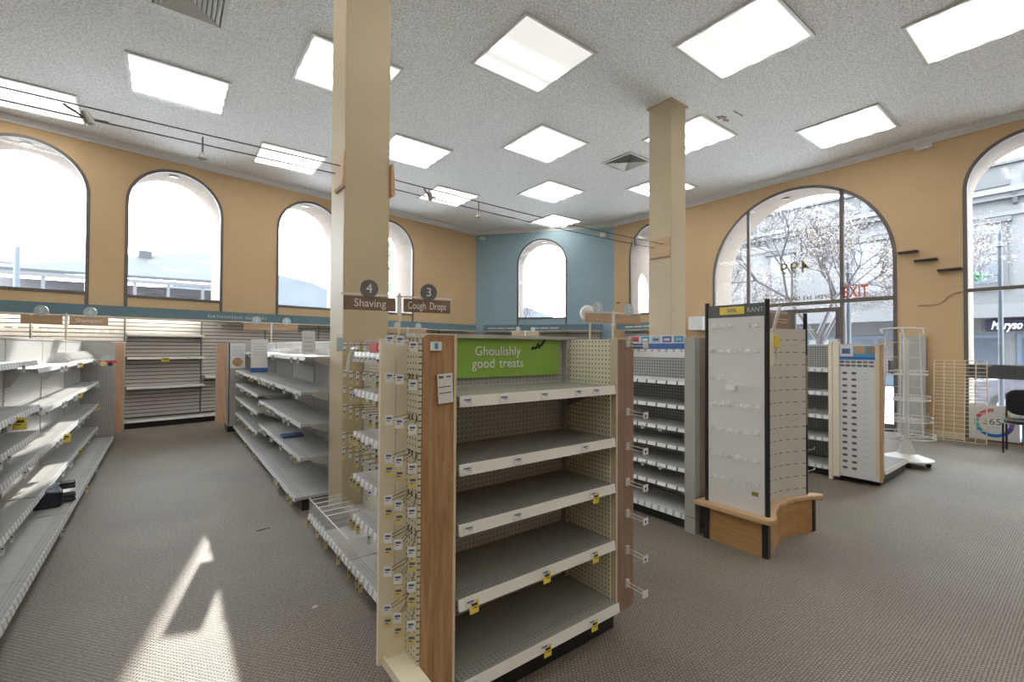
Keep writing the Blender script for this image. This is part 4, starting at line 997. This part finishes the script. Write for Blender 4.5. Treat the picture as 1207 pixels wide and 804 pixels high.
# ------------------------------------------------------------------ leaflets clipped on the middle gondola
def leaflet(y, z0, z1, wd, label, foot, pic):
    t = thing('leaflet', label, 'leaflet', (.945, y, 0), R(-18))
    mb = MB(); mb.box(-wd / 2, -.002, z0, wd / 2, 0, z1); mb.build('sheet', 'paper', t)
    if foot: mb = MB(); mb.box(-wd / 2, -.0035, z0, wd / 2, -.002, z0 + (z1 - z0) * .14); mb.build('blue_foot', 'blue_print', t)
    if pic: mb = MB(); mb.cyl((0, -.0035, z0 + .10), (0, -.002, z0 + .10), .075, 14); mb.build('portrait_patch', 'wood_post', t)
    mb = MB()
    for k in range(5): mb.box(-wd * .35, -.003, z1 - .06 - k * .035, wd * .35, -.002, z1 - .052 - k * .035)
    mb.build('print_lines', 'sign_face_pale', t)
leaflet(8.75, 1.19, 1.60, .22, 'white leaflet with a small portrait hanging at the far end of the middle gondola', False, True)
leaflet(6.55, 1.22, 1.64, .19, 'white leaflet with a dark blue foot hanging on the middle gondola', True, False)
leaflet(4.05, 1.50, 1.68, .10, 'white leaflet pad in a holder on the left face of the near column', False, False)
lh = thing('leaflet_holder', 'clear leaflet holder next to the near column', 'holder', (1.20, 4.02, 1.51), R(-18))
mb = MB(); mb.box(-.035, -.02, 0, .035, .0, .15); mb.build('pocket', 'clear', lh)
mb = MB(); mb.box(-.03, -.016, .01, .03, -.006, .12); mb.build('pamphlet', 'sign_face_pale', lh)
bi = MB().box(-.10, -.02, 0, .12, .16, .025).build('blue_strip', 'ink', None, (1.18, 5.75, .497)); tag(bi, 'dark blue plastic strip lying on the third shelf of the middle gondola', 'strip')

# ------------------------------------------------------------------ debris on the floor
o = MB().hexa([(-.055, -.008, 0), (.055, .012, 0), (.055, .024, 0), (-.05, .006, 0)], [(-.05, -.004, .006), (.05, .014, .004), (.05, .02, .004), (-.05, .004, .006)]).build('black_strip', 'black', None, (.675, 4.335, .001)); tag(o, 'thin black plastic strip lying on the carpet beside the middle gondola', 'litter')
o = MB().hexa([(-.02, -.012, 0), (.02, -.006, 0), (.014, .012, 0), (-.012, .008, 0)], [(-.012, -.004, .012), (.01, -.004, .007), (.008, .006, .009), (-.008, .004, .005)]).build('paper_scrap', 'paper', None, (.723, 2.873, .001)); tag(o, 'tiny white paper scrap on the carpet by the end unit', 'litter')

# ------------------------------------------------------------------ white wire rack on wheels
rk = thing('wire_rack', 'white wire merchandise rack on a round wheeled base near the entrance', 'rack', (7.95, 1.66, 0))
mb = MB(); mb.lathe([(.27, .075), (.285, .085), (.28, .10), (.20, .125), (.10, .16), (.07, .25), (.045, .32), (.03, .34)], 26); mb.build('base', 'panel_white', rk, smooth=False)
for a_ in (.3, 1.87, 3.44, 5.0):
    x, y = .22 * math.cos(a_), .22 * math.sin(a_)
    mb = MB(); mb.cyl((x - .012, y, .03), (x + .012, y, .03), .03, 12); mb.box(x - .015, y - .012, .03, x + .015, y + .012, .08); mb.build('castor', 'black', rk)
mb = MB(); mb.cyl((0, 0, .33), (0, 0, 1.70), .032, 14); mb.build('pole', 'panel_white', rk)
mb = MB(); mb.tube([(-.12, .22, 1.78), (-.12, .24, 1.83), (-.02, .12, 1.845), (.06, -.06, 1.845), (.10, -.17, 1.83), (.10, -.17, 1.77)], .012, 8); mb.tube([(0, 0, 1.70), (0, .04, 1.84)], .012, 8); mb.build('top_rail', 'panel_white', rk)
for x, y in ((.09, -.13), (-.09, .19), (-.16, .02), (.16, .05)):
    mb = MB(); mb.tube([(x * 1.0, y, 1.78), (x * 1.2, y * 1.15, .40)], .009, 6); mb.build('upright_wire', 'panel_white', rk)
for k, z in enumerate((1.22, .88, .60, .38)):
    rr = .22 + .025 * k
    mb = MB(); pts = [(rr * math.cos(a_), rr * math.sin(a_), z) for a_ in [2 * math.pi * q / 20 for q in range(21)]]
    mb.tube(pts, .007, 5); mb.tube([(p[0], p[1], z + .05) for p in pts], .005, 5)
    for q in range(10):
        a_ = 2 * math.pi * q / 10; mb.tube([(0, 0, z), (rr * math.cos(a_), rr * math.sin(a_), z), (rr * math.cos(a_), rr * math.sin(a_), z + .05)], .004, 4)
    mb.build('wire_basket', 'panel_white', rk)
for k in range(4):
    mb = MB(); z = 1.05 + k * .2; mb.tube([(-.1, .2, z), (.1, -.14, z)], .004, 4); mb.build('cross_wire', 'panel_white', rk)
mb = MB(); mb.box(-.13, .13, 1.22, .02, .16, 1.40); mb.build('dark_card', 'dark_grey', rk)
pb = thing('pamphlet_box', 'small white box standing on top of the fourth gondola', 'box', (7.05, 2.20, 1.616))
mb = MB(); mb.box(-.05, -.05, 0, .05, .05, .07); mb.build('carton', 'paper', pb); mb = MB(); mb.box(-.05, -.052, .045, .05, -.05, .06); mb.build('band', 'cyan_print', pb)

# ------------------------------------------------------------------ grey sheet, wire grid, chair, poster
sh = MB(); sh.prism([(-.20, 0), (.195, 0), (.19, 1.0), (.165, 1.15), (.16, 1.80), (-.20, 1.80)], 0, -.012, .012)
o = sh.build('leaning_sheet', 'sheet_grey', None, (10.78, 2.19, .004), (0, R(4.2), 0)); tag(o, 'tall plain grey panel leaning on the orange wall behind the wire rack', 'panel')
gp = thing('wire_grid', 'cream wire grid panel leaning on the wall below the right window', 'grid', (10.70, 1.545, .005)); gp.rotation_euler = (0, R(5.0), 0)
def wire(par, a_, b_, r_): mb = MB(); mb.cyl(a_, b_, r_, 6); return mb.build('wire', 'cream_trim', par)
GW, GH = .325, 1.37
for k in range(6): wire(gp, (0, GW - k * 2 * GW / 5, 0), (0, GW - k * 2 * GW / 5, GH), .0075)
for z in [0.0, .07] + [.14 + .072 * k for k in range(6)] + [.60 + .058 * k for k in range(8)] + [1.06, 1.12, 1.18, 1.25, 1.31, GH]: wire(gp, (0.0075, -GW, z), (.0075, GW, z), .006)
ch = thing('chair', 'black padded chair with thin black legs at the right edge', 'chair', (10.30, .72, 0), R(0))
def pad(w_, d_, h_, n=18):
    mb = MB(); poly = [(w_ * math.copysign(abs(math.cos(a_)) ** .55, math.cos(a_)), d_ * math.copysign(abs(math.sin(a_)) ** .55, math.sin(a_))) for a_ in [2 * math.pi * k / n for k in range(n)]]
    mb.prism(poly, 2, 0, h_); return mb
pad(.24, .27, .05).build('seat', 'chair_black', ch, (0, 0, .455), bevel=.015)
pad(.21, .27, .045).build('backrest', 'chair_black', ch, (.235, 0, .74), (0, R(82), 0), bevel=.015)
for s in (-1, 1):
    mb = MB(); mb.tube([(-.20, s * .26, 0), (-.19, s * .26, .45)], .012, 8); mb.build('leg', 'chair_frame', ch)
    mb = MB(); mb.tube([(.20, s * .26, 0), (.19, s * .26, .46), (.25, s * .26, .86)], .012, 8); mb.build('leg', 'chair_frame', ch)
mb = MB(); mb.tube([(-.19, -.26, .448), (-.19, .26, .448), (.19, .26, .448), (.19, -.26, .448), (-.19, -.26, .448)], .011, 8); mb.build('seat_frame', 'steel', ch)
ps = thing('window_poster', 'white window poster with a coloured ring reading 365 below the right window', 'poster', (10.915, 1.16, .06))
mb = MB(); mb.box(0, -.29, 0, .012, .295, .575); mb.build('board', 'panel_white', ps)
ringc = ['ring_blue', 'ring_teal', 'ring_grey', 'ring_red', 'ring_red2', 'ring_none', 'ring_orange', 'ring_purple', 'ring_indigo', 'ring_blue2']
def ring_seg(a0, a1, m_):
    mb = MB(); nseg = 8
    P = lambda r1, r2, a_: (-r1 * math.cos(a_), .285 + r2 * math.sin(a_))
    for q in range(nseg):
        b0, b1 = a0 + (a1 - a0) * q / nseg, a0 + (a1 - a0) * (q + 1) / nseg
        pts = [P(.232, .235, b0), P(.232, .235, b1), P(.175, .185, b1), P(.175, .185, b0)]
        mb.prism(pts, 0, -.0025, -.0003)
    mb.build('ring_segment', m_, ps)
for k, m_ in enumerate(ringc):
    if m_ == 'ring_none': continue
    ring_seg(R(-100 - 36 * 0 + 0) - R(36 * k) + R(0) + math.pi * 0 + R(90 + 100 - 180), R(-100 - 36 * (k + 1)) + R(90 + 100 - 180), m_)
text('365', .15, 'sign_grey', ps, (-.0015, .02, .30), UPX, 'numerals')
mb = MB(); mb.box(-.0015, -.07, .205, 0, .11, .213); mb.build('print_line', 'sign_face_pale', ps)
ps2 = thing('window_poster', 'teal and blue poster strip at the right edge behind the chair', 'poster', (10.915, .70, .06))
mb = MB(); mb.box(0, -.29, 0, .012, .155, .575); mb.build('board', 'cyan_print', ps2); mb = MB(); mb.box(-.002, -.29, .3, 0, .155, .5); mb.build('pale_patch', 'sign_face_pale', ps2)

# ================================================================== OUTSIDE
st = MB(); st.prism([(-60, -40), (90, -40), (90, 120), (-60, 120)], 2, -.35, -.16); tag(st.build('street', 'asphalt'), 'pale sunlit street and pavement outside', 'street'); bpy.data.objects['street']['kind'] = 'structure'
sw = MB(); sw.prism([(RC.x + 1.0, -20), (RC.x + 4.2, -20), (RC.x + 4.2, 13), (B.x + 3.0, B.y + 4.5), (-20, 13.9), (-20, 11.0), (BL.x, BL.y + 1.0), (B.x + .55, B.y + 1.0), (RC.x + 1.0, RC.y + .55)], 2, -.16, -.06)
o = sw.build('sidewalk', 'concrete'); o['kind'] = 'structure'

# white building across the street
FX = 27.0
fb = thing('street_building', 'large white building with a bracketed cornice across the street', 'building', (FX, 6.0, 0))
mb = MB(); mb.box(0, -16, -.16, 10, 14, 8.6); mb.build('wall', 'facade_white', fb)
mb = MB(); mb.box(-.55, -16.2, 7.85, 0, 14.2, 8.05); mb.box(-.35, -16.1, 7.65, 0, 14.1, 7.85); mb.build('cornice', 'facade_white', fb)
mb = MB(); mb.box(-.12, -16, 7.0, 0, 14, 7.18); mb.build('string_course', 'facade_white', fb)
mb = MB(); mb.box(-.10, -16, 8.05, .3, 14, 9.05); mb.build('parapet', 'facade_white', fb)
mb = MB(); mb.box(-.30, -16, 9.05, .3, 14, 9.17); mb.build('coping', 'facade_trim', fb)
for k in range(18):
    y = -15.2 + k * 1.65
    mb = MB(); mb.box(-.16, y, 8.22, -.10, y + 1.25, 8.92); mb.build('parapet_panel', 'facade_trim', fb)
    mb = MB(); mb.prism([(-.45, 7.85), (-.05, 7.85), (-.05, 7.40), (-.18, 7.45)], 1, y - .22, y - .08); mb.build('cornice_bracket', 'facade_trim', fb)
for k in range(7):
    y = -14.6 + k * 3.9 + 3.9
    mb = MB(); mb.box(-.14, y - .68, 4.2, 0, y + .68, 6.85); mb.box(-.24, y - .8, 6.75, 0, y + .8, 6.95); mb.box(-.2, y - .75, 4.08, 0, y + .75, 4.22); wf_ = mb.build('window_surround', 'facade_trim', fb)
    for a_, b_ in ((4.3, 5.45), (5.5, 6.65)):
        mb = MB(); mb.box(-.155, y - .5, a_, -.14, y + .5, b_); mb.build('pane', 'pane_grey', wf_)
mb = MB(); mb.box(-1.5, -16, 2.86, 0, 14, 3.0); mb.box(-1.55, -16, 2.82, -1.5, 14, 3.35); mb.build('canopy', 'facade_white', fb)
for k in range(10):
    y = -15 + k * 2.9
    mb = MB(); mb.box(-.08, y, -.1, 0, y + 2.5, 2.2); fo = mb.build('shop_front', 'blue_frame', fb)
    for q in range(2):
        mb = MB(); mb.box(-.10, y + .12 + q * 1.2, .35, -.085, y + 1.15 + q * 1.2, 2.05); mb.build('shop_pane', 'pane_warm' if (k + q) % 2 else 'pane_grey', fo)
sg2 = thing('shop_sign', 'dark shop sign with white script lettering across the street', 'sign', (FX - .12, 1.5, 2.55))
mb = MB(); mb.box(-.08, -3.2, -.23, .05, 1.55, .23); mb.build('board', 'navy', sg2)
tx_ = text('Maryso', .46, 'letter_white', sg2, (-.085, .98, .0), UPX, align='CENTER', sx=.62, shear=.3, off=.012); 
# planter and lamp posts
def lamp_post(x, y, h_, label, r_=.07):
    t = thing('lamp_post', label, 'lamp post', (x, y, -.16))
    mb = MB(); mb.lathe([(r_ * 1.8, 0), (r_ * 1.8, .25), (r_, .45), (r_ * .8, h_), (r_ * .5, h_ + .1)], 14); mb.build('shaft', 'post_blue', t)
    mb = MB(); mb.lathe([(r_ * 1.2, h_ - .3), (r_ * 1.4, h_ - .28), (r_ * 1.2, h_ - .26)], 12); mb.build('collar', 'post_blue', t)
lamp_post(15.0, 4.35, 4.1, 'slate blue street post seen through the arched entrance')
lamp_post(15.0, 1.47, 4.35, 'slate blue street post seen through the right window', .05)
hb = thing('hanging_plant', 'green hanging plant basket on the street post outside the right window', 'plant', (15.0, 1.86, 3.25))
mb = MB()
for k in range(120):
    p = Vector((random.gauss(0, .06), random.gauss(0, .10), random.gauss(.02, .05))); q = Vector((random.uniform(-1, 1), random.uniform(-1, 1), random.uniform(-1, 1))).normalized() * .035; u = q.orthogonal() * .7
    mb.add([p - q, p + u, p + q, p - u], [(0, 1, 2, 3)])
f_ = mb.build('foliage', 'leaf_green', hb); f_['kind'] = 'stuff'
mb = MB(); mb.cyl((0, -.02, -.02), (0, -.37, .02), .012, 6); mb.build('arm', 'post_blue', hb)

def tree(x, y, h_, spread, label, leafm, n_leaf, seed, name='street_tree', lean=0.0, depth=6):
    rnd = random.Random(seed)
    t = thing(name, label, 'tree', (x, y, -.16))
    mb = MB(); tips = []
    def grow(p, d, L, r_, lv):
        q = p + d * L
        mb.cyl(p, q, r_, 6 if lv > 2 else 4, r_ * .72, cap=False)
        if lv <= 3: tips.append(q); tips.append((p + q) / 2)
        if lv == 0: return
        for k in range(3 if lv > 1 else 2):
            a_ = rnd.uniform(0, 6.283); tl = rnd.uniform(.35, .85)
            u = d.orthogonal().normalized(); u = Matrix.Rotation(a_, 3, d) @ u
            nd = (d * math.cos(tl) + u * math.sin(tl) + Vector((0, 0, .12))).normalized()
            grow(q - d * L * rnd.uniform(0, .25), nd, L * rnd.uniform(.62, .82), r_ * .62, lv - 1)
    grow(Vector((0, 0, 0)), Vector((lean, 0, 1)).normalized(), h_ * .34, h_ * .016, depth)
    mb.build('trunk', 'bark', t)
    if n_leaf:
        lb_ = MB()
        for k in range(n_leaf):
            p = rnd.choice(tips) + Vector((rnd.gauss(0, spread), rnd.gauss(0, spread), rnd.gauss(0, spread)))
            q = Vector((rnd.uniform(-1, 1), rnd.uniform(-1, 1), rnd.uniform(-1, 1))).normalized() * rnd.uniform(.022, .04); u = q.orthogonal() * .6
            lb_.add([p - q, p + u, p + q, p - u], [(0, 1, 2, 3)], rnd.choice((0, 0, 0, 1, 2)))
        f_ = lb_.build('leaves', leafm, t); f_['kind'] = 'stuff'
LV = ['leaf_brown', 'leaf_gold', 'leaf_pink']
tree(15.9, 5.4, 6.4, .25, 'autumn street tree with brown leaves centred outside the arched entrance', LV, 6500, 3)
tree(20.8, 12.0, 6.6, .25, 'autumn street tree outside the left part of the arched entrance', LV, 6000, 5)
tree(22.2, 3.0, 6.2, .22, 'autumn street tree outside the right part of the arched entrance', LV, 5500, 8)
tree(16.9, 21.6, 5.6, .2, 'bare winter tree seen at the lower left of the corner window', LV, 0, 12, 'bare_tree')
def sun_blocker(x, y, h_, r_, label, seed, n_=7000):  # evergreens added mostly out of view to keep sun patches off the floor
    rnd = random.Random(seed); t = thing('sun_block_tree', label, 'tree', (x, y, -.16))
    mb = MB(); mb.cyl((0, 0, 0), (0, 0, h_ * .9), .16, 8, .03); mb.build('trunk', 'bark', t)
    lb_ = MB()
    for k in range(n_):
        u = rnd.random(); z = .8 + u * (h_ - .8); rr = r_ * math.sin(math.pi * min(1, .12 + u * .88)) ** .6 * math.sqrt(rnd.uniform(.25, 1)); a_ = rnd.uniform(0, 6.2832)
        p = Vector((rr * math.cos(a_), rr * math.sin(a_), z)); q = Vector((rnd.uniform(-1, 1), rnd.uniform(-1, 1), rnd.uniform(-.2, 1.4))).normalized() * rnd.uniform(.12, .2); v = q.orthogonal() * .55
        lb_.add([p - q, p + v, p + q, p - v], [(0, 1, 2, 3)])
    f_ = lb_.build('foliage', 'leaf_green', t); f_['kind'] = 'stuff'
sun_blocker(7.55, 22.0, 12.5, 1.35, 'tall evergreen added to block the sun beyond the back wall, hidden by the near column', 21)
sun_blocker(12.2, 21.0, 13.0, 1.9, 'tall evergreen added to block the sun beyond the teal corner wall', 22)
# parked car
ca = thing('parked_car', 'pale lilac parked car seen through the right window behind the chair', 'car', (17.2, .2, -.16))
prof_c = [(-2.1, .35), (-2.15, .75), (-1.95, .92), (-1.1, 1.0), (-.55, 1.42), (.75, 1.45), (1.45, 1.02), (2.05, .92), (2.12, .5), (2.0, .32)]
mb = MB(); mb.prism(prof_c, 0, -.85, .85); mb.build('body', 'car_paint', ca, bevel=.06)
mb = MB(); mb.prism([(-.95, 1.02), (-.5, 1.37), (.7, 1.39), (1.25, 1.02)], 0, -.87, .87); mb.build('side_windows', 'pane_dark', ca)
for y in (-1.3, 1.3):
    for x in (-.80, .80):
        mb = MB(); mb.cyl((x - .1, y, .33), (x + .1, y, .33), .33, 18); wh = mb.build('wheel', 'black', ca)
        mb = MB(); mb.cyl((x - .105, y, .33), (x + .105, y, .33), .19, 14); mb.build('hub_cap', 'steel', wh)
for x in (-.6, .6):
    mb = MB(); mb.box(x - .15, 2.02, .66, x + .15, 2.12, .84); mb.build('head_lamp', 'panel_white', ca)
# house behind the left windows
hs_ = thing('house', 'house with grey roof and white porch posts seen through the left arched windows', 'building', (0, 32, -.16))
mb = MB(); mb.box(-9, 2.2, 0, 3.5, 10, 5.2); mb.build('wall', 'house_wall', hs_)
mb = MB(); mb.prism([(0.0, 5.25), (.0, 5.38), (4.4, 7.6), (4.4, 7.2)], 0, -6.2, 3.2)
rf = MB(); rf.add([(-6.5, 0, 5.45), (4.5, 0, 5.62), (4.5, 5, 8.6), (-6.5, 5, 6.6), (-6.5, 0, 5.3), (4.5, 0, 5.45), (4.5, 5, 8.3), (-6.5, 5, 6.3)], [(0, 1, 2, 3), (4, 5, 6, 7), (0, 1, 5, 4), (1, 2, 6, 5), (2, 3, 7, 6), (3, 0, 4, 7)]); rf.build('roof', 'roof_grey', hs_)
mb = MB(); mb.box(-6.4, -.1, 5.12, 4.4, .1, 5.32); mb.build('porch_beam', 'facade_trim', hs_)
mb = MB(); mb.box(-1.35, 2.2, 6.2, -.75, 3.0, 7.3); mb.build('chimney', 'roof_grey', hs_)
for x in (-4.9, -3.2, -1.4, 0.05, 1.65, 3.3):
    mb = MB(); mb.box(x - .07, -.07, 0, x + .07, .07, 5.12); mb.build('porch_post', 'facade_trim', hs_)
for x in (-3.9, -2.2, -.6, 1.05, 2.5):
    mb = MB(); mb.box(x - .45, 2.12, 2.2, x + .45, 2.2, 4.75); wx = mb.build('window_frame', 'facade_trim', hs_)
    mb = MB(); mb.box(x - .3, 2.09, 2.4, x + .3, 2.12, 4.6); mb.build('pane', 'pane_grey', wx)
mb = MB(); mb.box(2.95, 2.0, 2.0, 3.5, 2.2, 5.1); mb.build('red_panel', 'house_red', hs_)
mb = MB(); mb.box(-9, -.6, 2.2, 4.4, 2.2, 2.5); mb.build('porch_floor', 'facade_trim', hs_)
up = thing('utility_pole', 'grey utility pole seen through the leftmost arched window', 'pole', (-4.54, 25, -.16))
mb = MB(); mb.cyl((0, 0, 0), (0, 0, 5.45), .10, 10, .08); mb.build('shaft', 'post_blue', up)
mb = MB(); mb.box(-.9, -.05, 4.75, -.12, .05, 4.85); mb.build('crossarm', 'post_blue', up)
hm2 = MB()
for yy, amp, ph in ((70, 9, 0.0),):
    pts = []
    for k in range(41):
        x = -60 + k * 4.5
        z = 8.0 + 2.2 * math.sin(x * .05 + ph) + 1.1 * math.sin(x * .13 + 1) + (3.2 * math.exp(-((x - 14.0) / 2.6) ** 2))
        pts.append((x, z))
    hm2.prism([(-60, -1)] + pts + [(120, -1)], 1, yy, yy + 12)
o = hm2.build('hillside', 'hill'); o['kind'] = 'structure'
